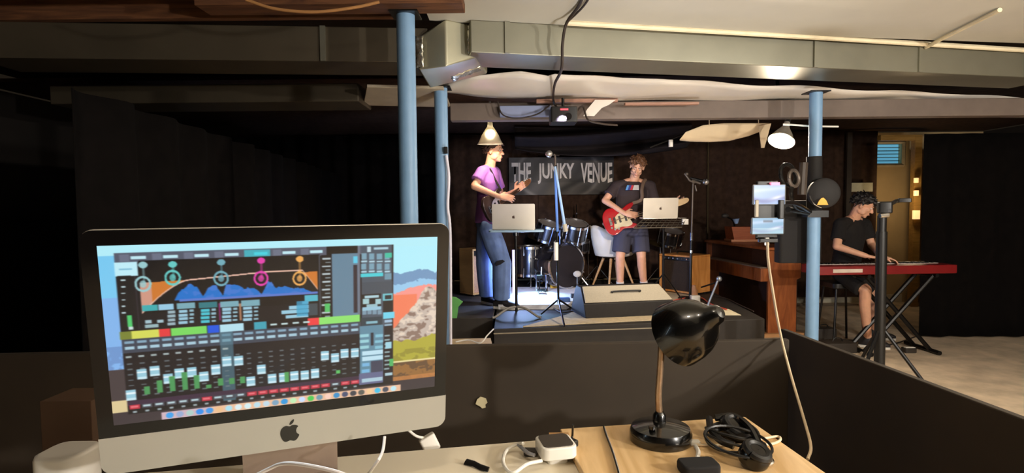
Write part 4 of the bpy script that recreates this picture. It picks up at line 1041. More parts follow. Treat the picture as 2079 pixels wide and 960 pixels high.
# ================= person 1: purple shirt
D = dict(pelvis=P(987, 448, 6.12), chest=P(990, 392, 6.10), neck=P(994, 338, 6.10), head=P(1003, 307, 6.10), hf=V((.93, -.33, -.06)), hu=V((.08, .02, 1)),
    shR=P(979, 350, 5.95), shL=P(1004, 350, 6.27), elR=P(963, 378, 5.86), wrR=P(1013, 399, 5.80), elL=P(1018, 402, 6.36), wrL=P(1046, 388, 6.16),
    hipR=P(993, 464, 6.02), hipL=P(988, 464, 6.2), knR=P(1019, 536, 5.94), anR=P(1018, 611, 6.0), knL=P(985, 538, 6.26), anL=P(990, 604, 6.32),
    chestf=V((.86, -.5, 0)), toeR=V((.93, -.25, 0)), toeL=V((.5, -.6, 0)), ground=ST, skin=SKIN)
D['handR'] = (V((.95, -.1, -.1)), V((.1, .8, -.5)), V((.2, .1, 1)), .35, 1.0)
D['handL'] = (V((.75, .1, .62)), V((.3, -.9, .1)), V((-.6, -.2, .7)), .9, 1.0)
p1, T1 = person('person in a violet t-shirt and baggy blue jeans playing guitar in profile', D)
D1 = D
hair(p1, T1, ('brown_hair', (62, 40, 28)), back=-.055, fringe=.062, length=.035, seed=4)
shirt(p1, D, mat('violet_tshirt', (176, 112, 196), .85, var=.06, scale=5, bump=.1), hem=-.06, puff=1.03)
o = trousers(p1, D, mat('blue_denim', (112, 136, 186), .85, var=.18, scale=7, bump=.15), 'jeans', [.108, .112, .102, .100, .092], 1.93)
kp = D['knR']+V((-.01, -.108, .02)); MB(axes(kp, (1, .1, 0), (0, 0, 1), (0, -1, 0))).prism([(-.05, -.03), (.0, -.012), (.045, .02), (.02, .035), (-.03, .028), (-.055, .0)], .012, Matrix(), -.006).build('knee_rip', mat('dark_gap', (30, 28, 34), .9), o)
shoe(p1, (D['anR'].x, D['anR'].y, ST), D['toeR'], mat('black_sneaker', (36, 32, 34), .6), SOLE)
shoe(p1, (D['anL'].x, D['anL'].y, ST), D['toeL'], MATS['black_sneaker'], SOLE)
gc_ = P(1005, 417, 5.86)
nd = (P(1072, 370, 6.34)-gc_)
SUNB = mat('dark_guitar_body', (60, 44, 40), .25, coat=.5)
g1, GM = guitar(gc_, nd, (.75, -.62, .15), SUNB, 'dark electric guitar with pale pickguard held by the person in the violet t-shirt', wood('guitar_neck_wood', (120, 78, 52), (150, 100, 70)), mat('pale_guard', (205, 196, 205), .4), .92)
st = [GM @ V((.16, .14, 0)), P(1016, 385, 5.92), P(1004, 362, 5.95), P(994, 343, 5.99), P(983, 343, 6.12), P(972, 380, 6.30), P(975, 410, 6.15), GM @ V((-.20, 0, 0))]
MB().tube(curve_pts(st, 6), .012, 6).build('strap', STRAP, g1)

# ================= person 2: black shirt, red guitar
D = dict(pelvis=P(1281, 462, 6.92), chest=P(1280, 414, 6.88), neck=P(1286, 366, 6.84), head=P(1294, 338, 6.74), hf=V((-.22, -.82, -.50)), hu=V((.10, -.48, .86)),
    shR=P(1251, 378, 6.86), shL=P(1320, 378, 6.90), elR=P(1228, 407, 6.80), wrR=P(1268, 433, 6.60), elL=P(1331, 425, 6.85), wrL=P(1372, 414, 6.68),
    hipR=P(1266, 466, 6.90), hipL=P(1298, 466, 6.92), knR=P(1259, 520, 6.84), anR=P(1259, 584, 6.92), knL=P(1302, 520, 6.84), anL=P(1308, 583, 6.92),
    chestf=V((-.12, -1, 0)), toeR=V((-.25, -.95, 0)), toeL=V((.2, -.95, 0)), ground=ST, skin=SKIN)
D['handR'] = (V((.93, -.2, -.15)), V((.2, .9, -.3)), V((.1, .2, .95)), .45, 1.0)
D['handL'] = (V((.75, -.3, .35)), V((-.2, -.9, .1)), V((-.3, -.2, .95)), .95, 1.0)
p2, T2 = person('person in a black t-shirt and grey shorts playing a red guitar with head bowed', D)
D2 = D
hair(p2, T2, ('light_brown_hair', (112, 76, 52)), back=-.045, fringe=.055, length=.042, seed=9, n=320)
ts = shirt(p2, D, mat('charcoal_tshirt', (56, 44, 46), .85, var=.1, scale=5, bump=.1), hem=.02)
# printed and white word block on the chest
sv = (D['shL']-D['shR']).normalized(); cc = P(1283, 381, 6.70)
for i, (dx, w_, col, nm) in enumerate(((-.055, .026, (90, 150, 215), 'light_blue_print'), (-.028, .026, (50, 60, 140), 'dark_blue_print'), (-.001, .026, (200, 50, 60), 'red_print'), (.048, .066, (205, 200, 196), 'white_print'))):
    MM = axes(cc, (1, .03, 0), (0, .25, 1), (0, -1, .25))
    sl = .022
    MB(MM).prism([(dx-w_/2-sl/2, -.030), (dx+w_/2-(sl/2 if i < 3 else 0), -.030), (dx+w_/2+(sl/2 if i < 3 else 0), .030), (dx-w_/2+sl/2, .030)], .006, Matrix(), -.0).build('print', mat(nm, col, .7), ts)
trousers(p2, D, mat('navy_shorts', (66, 66, 84), .85, var=.1, scale=6, bump=.1), 'shorts', [.105, .108, .108], .86)
for k in 'RL':
    A = D['an'+k]; K = D['kn'+k]
    MB().tube([lerp(K, A, .80), lerp(K, A, .92), A+V((0, 0, -.03))], [.047, .045, .045], 14).build('sock', mat('white_sock', (232, 226, 222), .9), p2)
    shoe(p2, (A.x, A.y, ST), D['toe'+k], mat('pale_sneaker', (150, 140, 130), .7), SOLE)
gc_ = P(1262, 445, 6.66)
nd = P(1392, 409, 6.58)-gc_
REDG = mat('cherry_red_gloss', (176, 14, 24), .18, var=.05, coat=1.0)
g2, GM2 = guitar(gc_, nd, (-.05, -1, .25), REDG, 'glossy red electric guitar held by the person in the black t-shirt', wood('maple_neck', (196, 160, 110), (220, 188, 138)), mat('cream_guard', (206, 190, 150), .4), 1.06)
st = [GM2 @ V((.16, .14, 0)), P(1302, 405, 6.66), P(1303, 385, 6.70), P(1306, 372, 6.76), P(1310, 367, 6.88), P(1300, 400, 7.06), P(1262, 430, 7.04), P(1236, 440, 6.85), GM2 @ V((-.20, 0, 0))]
MB().tube(curve_pts(st, 6), .022, 8).build('strap', mat('tan_strap', (122, 100, 84), .7), g2)

# ================= person 3: at the red keyboard
D = dict(pelvis=P(1716, 548, 6.15), chest=P(1724, 492, 6.12), neck=P(1732, 443, 6.08), head=P(1753, 417, 6.00), hf=V((.72, -.45, -.50)), hu=V((.42, -.25, .85)),
    shR=P(1706, 456, 5.93), shL=P(1755, 456, 6.22), elR=P(1699, 500, 5.85), wrR=P(1757, 519, 5.72), elL=P(1770, 498, 6.15), wrL=P(1790, 521, 5.80),
    hipR=P(1714, 556, 6.03), hipL=P(1724, 556, 6.25), knR=P(1757, 588, 5.80), anR=P(1762, 683, 5.92), knL=P(1775, 586, 6.22), anL=P(1776, 672, 6.28),
    chestf=V((.8, -.55, 0)), toeR=V((.8, -.5, 0)), toeL=V((.8, -.3, 0)), ground=0, skin=SKIN)
D['anR'].z = .09; D['anL'].z = .09
D['handR'] = (V((.85, -.1, -.15)), V((0, .1, -1)), V((.1, .9, 0)), .45, 1.0)
D['handL'] = (V((.8, -.4, -.2)), V((0, .0, -1)), V((-.3, -.9, 0)), .45, 1.0)
p3, T3 = person('person in a black t-shirt bent over the red keyboard, dark hair', D)
hair(p3, T3, ('black_hair', (26, 20, 18)), back=-.05, fringe=.045, length=.045, seed=21, n=320)
shirt(p3, D, mat('black_tshirt', (22, 18, 17), .9, var=.1), hem=-.02, sleeve=.7)
trousers(p3, D, mat('black_shorts', (22, 20, 20), .9), 'shorts', [.102, .104, .10], .9)
shoe(p3, (D['anR'].x, D['anR'].y, 0.0), D['toeR'], MATS['black_sneaker'], SOLE); shoe(p3, (D['anL'].x, D['anL'].y, 0.0), D['toeL'], MATS['black_sneaker'], SOLE)
sp = D['pelvis']; t = thing('stool', 'black padded stool under the person at the red keyboard', 'stool', V((sp.x-.02, sp.y, 0)))
sz = sp.z-.125
MB().rbox((sp.x-.04, sp.y, sz-.03), (.34, .34, .06), .05).build('seat', BLK, t, bevel=.012)
for sx in (-1, 1):
    for sy_ in (-1, 1): MB().tube([(sp.x-.04+sx*.12, sp.y+sy_*.12, sz-.06), (sp.x-.04+sx*.17, sp.y+sy_*.17, .0)], .012, 8).build('leg', BLKM, t)
# red keyboard and crossed stand
def keyboard():
    a = P(1662, 548, 5.55); ang = math.radians(3); L = 1.42; M = frame((a.x, a.y, a.z), ang); z = 0
    t = thing('stage_keyboard', 'long red stage keyboard on a crossed black stand', 'keyboard', (a.x+L/2, a.y, a.z-.06))
    RD = mat('deep_red_case', (128, 22, 24), .4, var=.08)
    MB(M).rbox((L/2, .15, -.01), (L, .32, .085), .012).build('case', RD, t, bevel=.006)
    MB(M).box((L/2+.02, .22, .035), (L-.16, .12, .006)).build('key_bed', mat('white_keys', (210, 200, 190), .4), t)
    bk = MB(M); i = 0
    for k in range(50):
        if k % 7 not in (2, 6): bk.box((.12+k*.0242, .20, .043), (.012, .075, .012))
    bk.build('black_keys', BLK, t)
    MB(M).box((L*.35, .07, .034), (.30, .08, .004)).build('control_panel', mat('panel_red', (96, 18, 20), .4), t)
    MB(M).box((.29, -.011, -.012), (.30, .004, .035)).build('name_plate', mat('pale_plate', (215, 200, 185), .4), t)
    zc = a.z-.052
    s = thing('keyboard_stand', 'crossed black metal stand under the red keyboard', 'stand', (a.x+L*.62, a.y, 0))
    for yy in (.05, .27):
        for s0, s1 in (((.42, zc), (1.12, .03)), ((1.12, zc), (.42, .03))):
            p0 = frame((a.x, a.y, 0), ang) @ V((s0[0]+.1, yy, s0[1]-.02)); p1_ = frame((a.x, a.y, 0), ang) @ V((s1[0]+.1, yy+(.02 if s0[0] < 1 else 0), s1[1]))
            MB().tube([p0, p1_], .022, 8).build('crossed_bar', BLKM, s)
    for x in (.52, 1.22):
        FM = frame((a.x, a.y, 0), ang)
        MB().tube([FM @ V((x, -.06, .025)), FM @ V((x, .40, .025))], .022, 8).build('foot_bar', BLKM, s)
        MB().tube([FM @ V((x, 0, zc-.022)), FM @ V((x, .32, zc-.022))], .02, 8).build('support_bar', BLKM, s)
keyboard()
# slim pole with camcorder at the right
f = P(1790, 560, 4.1); f.z = 0
t = thing('camera_tripod', 'thick black pole of a floor tripod standing in front of the keyboard player', 'tripod', f)
MB().tube([f+V((0, 0, .1)), P(1790, 470, 4.1)], .036, 14).build('lower_tube', BLK, t)
MB().tube([P(1790, 470, 4.1), P(1791, 438, 4.1)], .030, 14).build('upper_tube', BLK, t)
MB().cyl(P(1786, 438, 4.06), P(1803, 436, 4.06), .018).build('collar', CHROME, t)
for a in (-30, 90, 210):
    e = V((math.cos(math.radians(a)), math.sin(math.radians(a)), 0)); MB().tube([f+V((0, 0, .62)), f+e*.42+V((0, 0, .015))], .013, 8).build('leg', BLKM, t)
q = P(1796, 421, 4.1)
t = thing('camcorder', 'small black camcorder with side arm on top of the thick black pole', 'camera', P(1790, 437, 4.1))
M = frame(q, math.radians(-25))
MB(M).rbox((0, 0, 0), (.09, .10, .085), .02).build('body', BLK, t, bevel=.01)
MB(M).cyl((0, .05, .0), (0, .12, .0), .036).build('lens', BLK, t)
MB(M).tube([(.03, 0, .02), (.07, .0, .045), (.11, 0, .05)], .014, 8).build('arm', BLKM, t)
MB(M).rbox((.12, 0, .05), (.08, .03, .030), .008).build('viewfinder', BLK, t, bevel=.004)
MB(M).box((.02, -.05, -.02), (.02, .004, .02)).build('button_plate', CHROME, t)
# floor things right of the piano
for (x, y, w_, h_, lab, cat, nm) in ((1700, 712, .30, .10, 'low dark case on the floor before the keyboard player', 'case', 'gear_case'), (1672, 690, .22, .14, 'dark bundle on the floor beside the blue pole', 'bundle', 'cloth_bundle'), (1845, 715, .12, .05, 'small black box with a pale top on the grey floor by the stand', 'box', 'foot_switch')):
    q = G(x, y, 0); tt = thing(nm, lab, cat, q)
    MB().rbox(q+V((0, 0, h_/2)), (w_, w_*.7, h_), .02).build('shell', mat('dark_case', (44, 36, 28), .6, var=.2), tt, bevel=.008)
    if nm == 'foot_switch': MB().box(q+V((0, -.01, h_+.003)), (w_*.8, w_*.3, .006)).build('top_plate', WHITE, tt)
    else: MB().tube(curve_pts([q+V((-.05, 0, h_)), q+V((-.03, 0, h_+.03)), q+V((.03, 0, h_+.03)), q+V((.05, 0, h_))]), .006, 6).build('handle', BLK, tt)
o = MB().tube(curve_pts([G(1740, 730, .01), G(1690, 712, .01), G(1720, 690, .01), G(1800, 700, .01), G(1870, 680, .01), G(1930, 668, .01)]), .007, 6).build('floor_cable', CAB); tag(o, 'dark cable lying over the grey floor under the red keyboard', 'cable')
o = MB().tube(curve_pts([G(1700, 718, .01), G(1740, 705, .01), G(1760, 735, .01)]), .02, 6).build('pale_cable', mat('pale_cable', (190, 175, 150), .6)); tag(o, 'pale cable crossing the floor beside the booth side wall', 'cable')
# white sign on the black curtain and lights on the cream wall frame
q = P(1750, 380, 8.28); o = MB().box(q, (.31, .012, .13)).build('wall_sign', mat('sign_cream', (212, 206, 176), .6), bevel=.002); tag(o, 'blank cream sign on the black curtain above the keyboard player', 'sign')
q = P(1723, 340, 8.25); o = MB().box((q.x, q.y, 1.6), (.07, .04, 1.9)).build('curtain_post', mat('dark_post', (60, 50, 42), .6)); tag(o, 'dim upright post against the black curtain left of the cream sign', 'post')
fx0 = P(1862, 260, 8.3)
t = thing('door_frame', 'yellowish timber post beside the black side curtain with small lamps on it', 'post', V((fx0.x, 8.3, 0)))
MB().box((fx0.x, 8.3, 1.25), (.10, .09, 2.5)).build('post', wood('yellow_timber', (150, 112, 52), (178, 136, 70)), t)
MB().box((fx0.x-.25, 8.3, 2.47), (.6, .08, .08)).build('lintel_piece', MATS['yellow_timber'], t)
for y, s_ in ((366, .05), (392, .055), (436, .09)):
    q = P(1860, y, 8.18); MB().rbox(q, (s_, .05, s_*1.4), .012).build('fitting', glow('string_lamp_glow', (255, 205, 140), 1.0), t, bevel=.004)
light('string_lamps_light', 'POINT', P(1852, 400, 8.0), 6, (1.0, .75, .45), .05)
# ---- gear clamped on the third pole
q = P(1664, 392, 4.30)
t = thing('round_fan', 'round black fan-like device with pale rim glint clamped on the blue pole', 'fan', q)
ax = V((-.2, -1, 0)).normalized()
MB().lathe([(.001, .03), (.095, .03), (.112, .02), (.115, 0), (.112, -.02), (.09, -.03), (.001, -.03)], q+V((.03, 0, 0)), ax, 36).build('housing', mat('dark_housing', (22, 18, 16), .7), t)
u_ = V((-.7, 0, .7)); MB().torus(q+V((.03, -.036, 0)), ax,   .114, .0045, 28, 6, .15, 1.3, u=(-1, .2, 0)).build('rim', CHROME, t)  # chrome arc modelled in place of the highlight on the housing edge
tri = MB(axes(P(1670, 409, 4.235), (1, 0, 0), (0, 0, 1), (0, -1, 0))); tri.prism([(-.042, -.026), (.042, -.026), (.026, .008), (.006, .028), (-.01, .026), (-.028, .006)], .004, Matrix()); tri.build('warning_sticker', mat('warning_yellow', (235, 175, 60), .5), t)
t2 = thing('black_clamp', 'black clamp gripping the blue pole under the phone arm', 'clamp', P(1652, 436, 4.4))
b_ = MB(); b_.box(P(1650, 434, 4.4), (.16, .16, .05)); b_.cyl(P(1640, 432, 4.32), P(1600, 425, 4.0), .02); b_.build('jaw', BLK, t2)
MB().cyl(P(1653, 318, 4.4), P(1653, 440, 4.4), .056, n=20).build('sleeve', mat('black_wrap', (24, 20, 18), .8), t2)
# studio headphones / gooseneck rings hanging near
t = thing('gooseneck_lamp', 'pair of dark ring-shaped clips with silver glints above the phone screens', 'clip', P(1610, 372, 3.9))
MB().torus(P(1600, 355, 3.9), (.5, -1, .2), .075, .014, 24, 8).build('ring', BLKM, t)
MB().torus(P(1612, 362, 3.85), (.6, -1, .1), .055, .012, 24, 8).build('ring', mat('dull_metal', (110, 100, 92), .4, metal=.6), t)
MB().tube(curve_pts([P(1610, 372, 3.9), P(1606, 395, 3.8), P(1615, 420, 4.0), P(1640, 430, 4.3)]), .014, 8).build('arm', BLKM, t)
MB().tube([P(1632, 330, 4.15), P(1628, 395, 4.15)], .03, 10).build('canister', mat('dark_grey_can', (70, 60, 52), .4), t)
# black case between the phones and the pole
o = MB().rbox(P(1620, 470, 4.55), (.34, .12, .5), .03).build('black_case', mat('black_vinyl', (20, 16, 15), .8), bevel=.01)
tag(o, 'black soft case hung between the phone screens and the blue pole', 'case')
# ================================================================== PHONE RIG
def phone_rig():
    Y = 3.0
    c = P(1562, 425, Y)
    t = thing('phone_mount', 'black bracket on a boom arm holding two phones one above the other', 'mount', P(1562, 490, Y))
    MB().rbox((c.x, c.y+.03, c.z), (.12, .02, .30), .01).build('backplate', BLK, t, bevel=.004)
    MB().tube(curve_pts([V((c.x, c.y+.04, c.z)), V((c.x+.10, c.y+.20, c.z+.02)), P(1610, 412, 3.6), P(1645, 430, 4.30)]), .014, 8).build('boom_arm', BLKM, t)
    MB().box(P(1536, 423, Y), (.016, .02, .09)).build('grip', mat('grey_grip', (150, 140, 120), .5), t, bevel=.003)
    MB().rbox(P(1585, 425, Y), (.03, .03, .10), .008).build('grip', BLK, t, bevel=.003)
    MB().rbox(P(1559, 488, Y), (.10, .03, .02), .006).build('grip', BLK, t, bevel=.003)
    MB().box(P(1573, 382-9, Y), (.045, .02, .014)).build('red_light', glow('pink_led', (255, 120, 150), 1.2), t)
    for k, (y0, y1, x0, x1, lab) in enumerate(((376, 414, 1531, 1593, 'upper phone showing a blurred stage picture on the boom bracket'), (443, 474, 1528, 1590, 'lower phone showing a blurred stage picture on the boom bracket'))):
        a, b = P(x0, y0, Y), P(x1, y1, Y); w, h = b.x-a.x, a.z-b.z
        p = thing('phone', lab, 'phone', V(((a.x+b.x)/2, Y+.005, b.z-.01)))
        MB(axes(((a.x+b.x)/2, Y+.007, (a.z+b.z)/2), (1, 0, 0), (0, 0, 1), (0, -1, 0))).rbox((0, 0, 0), (w+.012, h+.008, .010), .008).build('case', BLK, p)
        ny, nx = 24, 40; yy, xx = np.mgrid[0:1:ny*1j, 0:1:nx*1j]
        base = np.array([150, 180, 225.]) if k == 0 else np.array([120, 170, 205.])
        img = np.ones((ny, nx, 3))*base
        f1 = np.exp(-((yy-.75-.1*np.sin(xx*5))/.12)**2)[..., None]; img = img*(1-f1*.75)+np.array([60, 70, 150.])*f1*.75
        f2 = np.exp(-((yy-.30+.15*xx)/.10)**2)[..., None]; img = img*(1-f2*.6)+np.array([205, 220, 250.])*f2*.6
        f3 = np.exp(-(((yy-.95+.4*xx)/.10)**2)-((xx-.75)/.25)**2)[..., None]; img = img*(1-f3)+np.array([225, 230, 245.])*f3
        if k == 1:
            f4 = (np.exp(-((yy-.2)/.07)**2)*((xx > .35) & (xx < .65)))[..., None]; img = img*(1-f4*.8)+np.array([60, 70, 90.])*f4*.8
            f5 = (yy > .62)[..., None]*1.0; img = img*(1-f5*.5)+np.array([205, 235, 235.])*f5*.5
        paint_sheet('screen', attr_mat('phone_screen_light', emit=1.0), p, (a.x, Y-.0005, a.z), (w, 0, 0), (0, 0, -h), lin(img))
    cpts = [P(1558, 492, Y), P(1560, 530, 2.75), P(1572, 610, 2.3), P(1585, 680, 1.9), P(1604, 755, 1.74), P(1632, 850, 1.56), P(1646, 905, 1.46), P(1640, 932, 1.42)]
    o = MB().tube(curve_pts(cpts, 10), [.0075-.0035*min(1, i/30) for i in range(71)], 8).build('charging_cable', mat('cream_cable', (226, 204, 170), .5)); tag(o, 'long cream charging cable hanging from the phones down to the wooden table', 'cable')
    MB().rbox(P(1557, 490, Y), (.022, .014, .04), .004).build('plug', WHITE, o)
phone_rig()

# ================================================================== DESKS
DZ, WZ = .90, .92
DESKW = mat('white_desk_laminate', (226, 214, 190), .5, var=.03, scale=3)
a, b = G(180, 962, DZ), G(1133, 890, DZ)
b = G(1150, 888, DZ); c_, d_ = G(1165, 1010, DZ), G(300, 1080, DZ)
t = thing('desk', 'white laminate desk carrying the big all-in-one computer', 'desk', V((-.3, 1.1, 0)))
bl = G(715, 924, DZ); dr = (b-bl).normalized(); L0 = b-dr*1.75
nb = V((dr.y, -dr.x, 0))
poly = [b, L0, L0+nb*.62, b+nb*.62]
MB().prism([(k.x, k.y) for k in poly], .028, Matrix.Translation((0, 0, DZ-.028))).build('desktop', DESKW, t, bevel=.003)
for k, q in enumerate(((b-dr*.06+nb*.06), (b-dr*.06+nb*.56), (L0+dr*.06+nb*.06), (L0+dr*.06+nb*.56))):
    MB().box((q.x, q.y, (DZ-.028)/2), (.05, .05, DZ-.028), math.atan2(dr.y, dr.x)).build('leg', mat('desk_leg_paint', (190, 184, 172), .5), t)
# wooden table
TW = wood('pine_tabletop', (204, 164, 110), (230, 194, 142), .45, 2.2, (10, 1.2, 10), .05)
t = thing('wooden_table', 'orange pine table under the black desk lamp', 'table', V((.45, 1.3, 0)))
A, B = G(1137, 870, WZ), G(1512, 845, WZ); dR2 = (G(1685, 965, WZ)-B)
A2 = A+dR2*1.7; B2 = B+dR2*1.7
ex = (A-B).normalized()
poly = [B, A, A2, B2]
MB().prism([(k.x, k.y) for k in poly], .019, Matrix.Translation((0, 0, WZ-.019))).build('tabletop', TW, t, bevel=.003)
cen = (A+B+A2+B2)/4
for q in poly:
    q2 = lerp(q, cen, .12); MB().box((q2.x, q2.y, (WZ-.022)/2), (.05, .05, WZ-.022)).build('leg', wood('pine_leg', (170, 124, 74), (190, 144, 90)), t)
o = MB().box(G(1143, 884, WZ+.0)+V((-.01, -.012, -.012)), (.05, .05, .03)).build('wood_block', wood('pine_leg', (170, 124, 74), (190, 144, 90))); tag(o, 'small brown wood block at the corner where desk and table meet', 'block')

# ================================================================== BIG COMPUTER
q6 = (-0.4443, 1.1018, 1.2754, 0.3617, -0.1486)
def computer():
    cx, cy, cz, yaw, tl_ = q6
    n0 = V((math.sin(yaw), -math.cos(yaw), 0)); w = V((math.cos(yaw), math.sin(yaw), 0))
    up = Z3*math.cos(tl_)-n0*math.sin(tl_); nn = w.cross(up)      # towards viewer
    if nn.dot(n0) < 0: nn = -nn
    c = V((cx, cy, cz)); M = axes(c, w, up, nn)
    Ws, Hs = .597, .336
    base = M @ V((0, -.26, -.09)); base = V((base.x, base.y, DZ))
    t = thing('desktop_computer', 'big silver and black all-in-one computer showing an audio mixing program', 'computer', base)
    x1 = Ws/2+.026; yt = Hs/2+.028; yc = -Hs/2-.024; yb = yc-.074
    def rr(x0, y0, x1_, y1_, r, corners):
        out = []
        for (cx_, cy_, a, on) in ((x1_-r, y1_-r, 0, corners[0]), (x0+r, y1_-r, 90, corners[1]), (x0+r, y0+r, 180, corners[2]), (x1_-r, y0+r, 270, corners[3])):
            if on: out += [(cx_+r*math.cos(math.radians(a+15*i)), cy_+r*math.sin(math.radians(a+15*i))) for i in range(7)]
            else: out.append((x1_ if a in (0, 270) else x0, y1_ if a in (0, 90) else y0))
        return out
    MB(M).prism(rr(-x1, yb, x1, yt, .022, (1, 1, 1, 1)), .006, Matrix(), -.0085).build('shell', ALU, t, bevel=.002)
    # bulged back
    bk = MB(M); rings = []
    for k, (f, z) in enumerate(((1.0, -.0085), (.93, -.02), (.75, -.038), (.45, -.052), (.15, -.056))):
        rings.append(((0, (yb+yt)/2, z), (x1*f*.99, 0, 0), (0, (yt-yb)/2*f*.98, 0)))
    bk.loft(rings, n=40, pw=6); bk.build('rear_housing', ALU, t)
    MB(M).prism(rr(-x1+.001, yc, x1-.001, yt-.001, .020, (1, 1, 0, 0)), .0025, Matrix(), -.0025).build('bezel', mat('glossy_black_glass', (10, 8, 8), .12, var=.02), t)
    ch = MB(M).prism(rr(-x1, yb, x1, yc, .022, (0, 0, 1, 1)), .003, Matrix(), -.0026).build('chin', mat('chin_aluminium', (176, 172, 162), .42, metal=.3, var=.02), t)
    apple(ch, M @ Matrix.Translation((0.0, (yc+yb)/2, .0005)), .040, mat('emblem_black', (30, 28, 24), .25))
    # stand
    hz = M @ V((0, -.10, -.055)); s = MB()
    b1 = M @ V((0, yb-.0, -.075)); f0_ = V((b1.x, b1.y, DZ)); 
    prof = [hz, lerp(hz, V((b1.x, b1.y, DZ+.03)), .5), V((f0_.x, f0_.y, DZ+.02)), f0_+n0*.03+Z3*.006, f0_+n0*.10+Z3*.006]
    wn = w*.095
    for i in range(len(prof)-1):
        p, q = prof[i], prof[i+1]; th_ = n0*.004 if i < 2 else Z3*.004
        s.hexa([p-wn-th_, p+wn-th_, p+wn+th_, p-wn+th_], [q-wn-th_, q+wn-th_, q+wn+th_, q-wn+th_])
    s.build('stand', mat('stand_aluminium', (168, 150, 136), .4, metal=.6), t)
    return t, M, Ws, Hs
PC, CM, Ws, Hs = computer()
# ---- picture on its screen, drawn in screen fractions
def homog(src, dst):
    A_ = []
    for (x, y), (u, v) in zip(src, dst):
        A_.append([x, y, 1, 0, 0, 0, -u*x, -u*y]); A_.append([0, 0, 0, x, y, 1, -v*x, -v*y])
    h = np.linalg.solve(np.array(A_, float), np.array(dst, float).reshape(-1)); return np.append(h, 1).reshape(3, 3)
Hm = homog([(197, 500), (886, 483), (886, 782), (229, 862)], [(0, 0), (1, 0), (1, 1), (0, 1)])
def uv(x, y):
    r = Hm @ np.array([x, y, 1.0]); return r[0]/r[2], r[1]/r[2]
def cA(x, y): return 220+x/4.8, 490+y/4.8
def cB(x, y): return 540+x/4.572, 480+y/4.572
def cC(x, y): return 220+x/4.8, 660+y/4.8
def cD(x, y): return 540+x/4.8, 640+y/4.8
NX, NY = 640, 360
img = np.zeros((NY, NX, 3)); vv, uu = np.mgrid[0:1:NY*1j, 0:1:NX*1j]
def put(mask, col, a=1.0): img[mask] = img[mask]*(1-a)+np.array(col, float)*a
def rect(u0, v0, u1, v1, col, a=1.0):
    i0, i1 = sorted((int(round(u0*(NX-1))), int(round(u1*(NX-1))))); j0, j1 = sorted((int(round(v0*(NY-1))), int(round(v1*(NY-1)))))
    i0, j0 = max(0, i0), max(0, j0); s = img[j0:j1+1, i0:i1+1]; s[:] = s*(1-a)+np.array(col, float)*a
def R(f, x0, y0, x1, y1, col, a=1.0): u0, v0 = uv(*f(x0, y0)); u1, v1 = uv(*f(x1, y1)); rect(u0, v0, u1, v1, col, a)
def ell(f, x, y, rx, ry, col, a=1.0, ring=0.0):
    u0, v0 = uv(*f(x, y)); d = np.hypot((uu-u0)/rx, (vv-v0)/ry); put((d < 1) & (d > ring), col, a)
rg_ = random.Random(5)
# wallpaper: sky, blue ridges, red slopes, pale rocky mountain, yellow bank, water
img[:] = np.array([120, 200, 240.])
g_ = uu > .80
put(g_, (176, 236, 250))
def noise2(sx, sy, seed):
    r = np.random.RandomState(seed); a = r.rand(int(NY/sy)+3, int(NX/sx)+3)
    y = np.arange(NY)/sy; x = np.arange(NX)/sx; yi, xi = y.astype(int), x.astype(int); fy, fx_ = (y-yi)[:, None], (x-xi)[None, :]
    return (a[yi][:, xi]*(1-fx_)+a[yi][:, xi+1]*fx_)*(1-fy)+(a[yi+1][:, xi]*(1-fx_)+a[yi+1][:, xi+1]*fx_)*fy
nz = noise2(14, 10, 1)*.6+noise2(5, 4, 2)*.4
rf = .215+.012*np.sin(uu*45)+.04*(nz-.5)
put(g_ & (vv > rf), (110, 150, 190)); put(g_ & (vv > rf+.06), (150, 200, 235)); put(g_ & (vv > rf+.10+.3*(.93-uu)), (245, 150, 140))
put(g_ & (vv > .36) & (uu < .93), (240, 120, 80), .8)
mt_ = .545-1.9*(uu-.865)
mt_ = np.where(uu > .93, .42-.6*(uu-.93)-.08*np.sin((uu-.93)*40), mt_)
rock = g_ & (vv > mt_+.03*(nz-.5)); put(rock, (196, 180, 168)); put(rock & (nz > .58), (140, 116, 104)); put(rock & (nz < .36), (226, 208, 190))
put(g_ & (vv > .66+.03*(nz-.5)-.4*(uu-.93)*(uu > .93)), (176, 168, 60)); put(g_ & (vv > .72) & (nz > .5), (140, 132, 50), .7)
put(g_ & (vv > .80), (150, 104, 56)); put(g_ & (vv > .80) & (nz > .52), (92, 68, 50), .8); put(g_ & (vv > .90), (196, 128, 70), .8); put(g_ & (np.abs(vv-.80) < .006), (235, 220, 160))
lf = uu < .05; put(lf & (vv > .28), (130, 180, 235)); put(lf & (vv > .55) & (nz > .45), (110, 150, 205)); put(lf & (vv > .68), (70, 60, 62)); put(lf & (vv > .86) & (vv < .93), (220, 200, 150))
rect(0, 0, 1, .052, (178, 236, 248))
put(vv > .93, (60, 50, 54))
# program window
def u_of(x, y, f=cA): return uv(*f(x, y))
wl, wt = u_of(60, 120); wr = uv(797, 500)[0]; wb = uv(560, 815)[1]
wb = .945
rect(wl, wt, wr, wb, (24, 20, 24))
rect(wl, wt, uv(760, 500)[0], wt+.05, (84, 88, 104))
for i in range(8):                     # tab row
    u0 = wl+.012+i*.083; on = i == 4
    rect(u0+.028, wt+.018, u0+.066, wt+.032, (190, 230, 240) if not on else (90, 230, 240)); 
    if on: rect(u0, wt+.006, u0+.074, wt+.046, (60, 200, 215), .75)
    else: rect(u0, wt+.008, u0+.024, wt+.044, (112, 118, 138), .8)
rect(uv(663, 505)[0], wt, uv(726, 505)[0], wt+.05, (14, 10, 12))
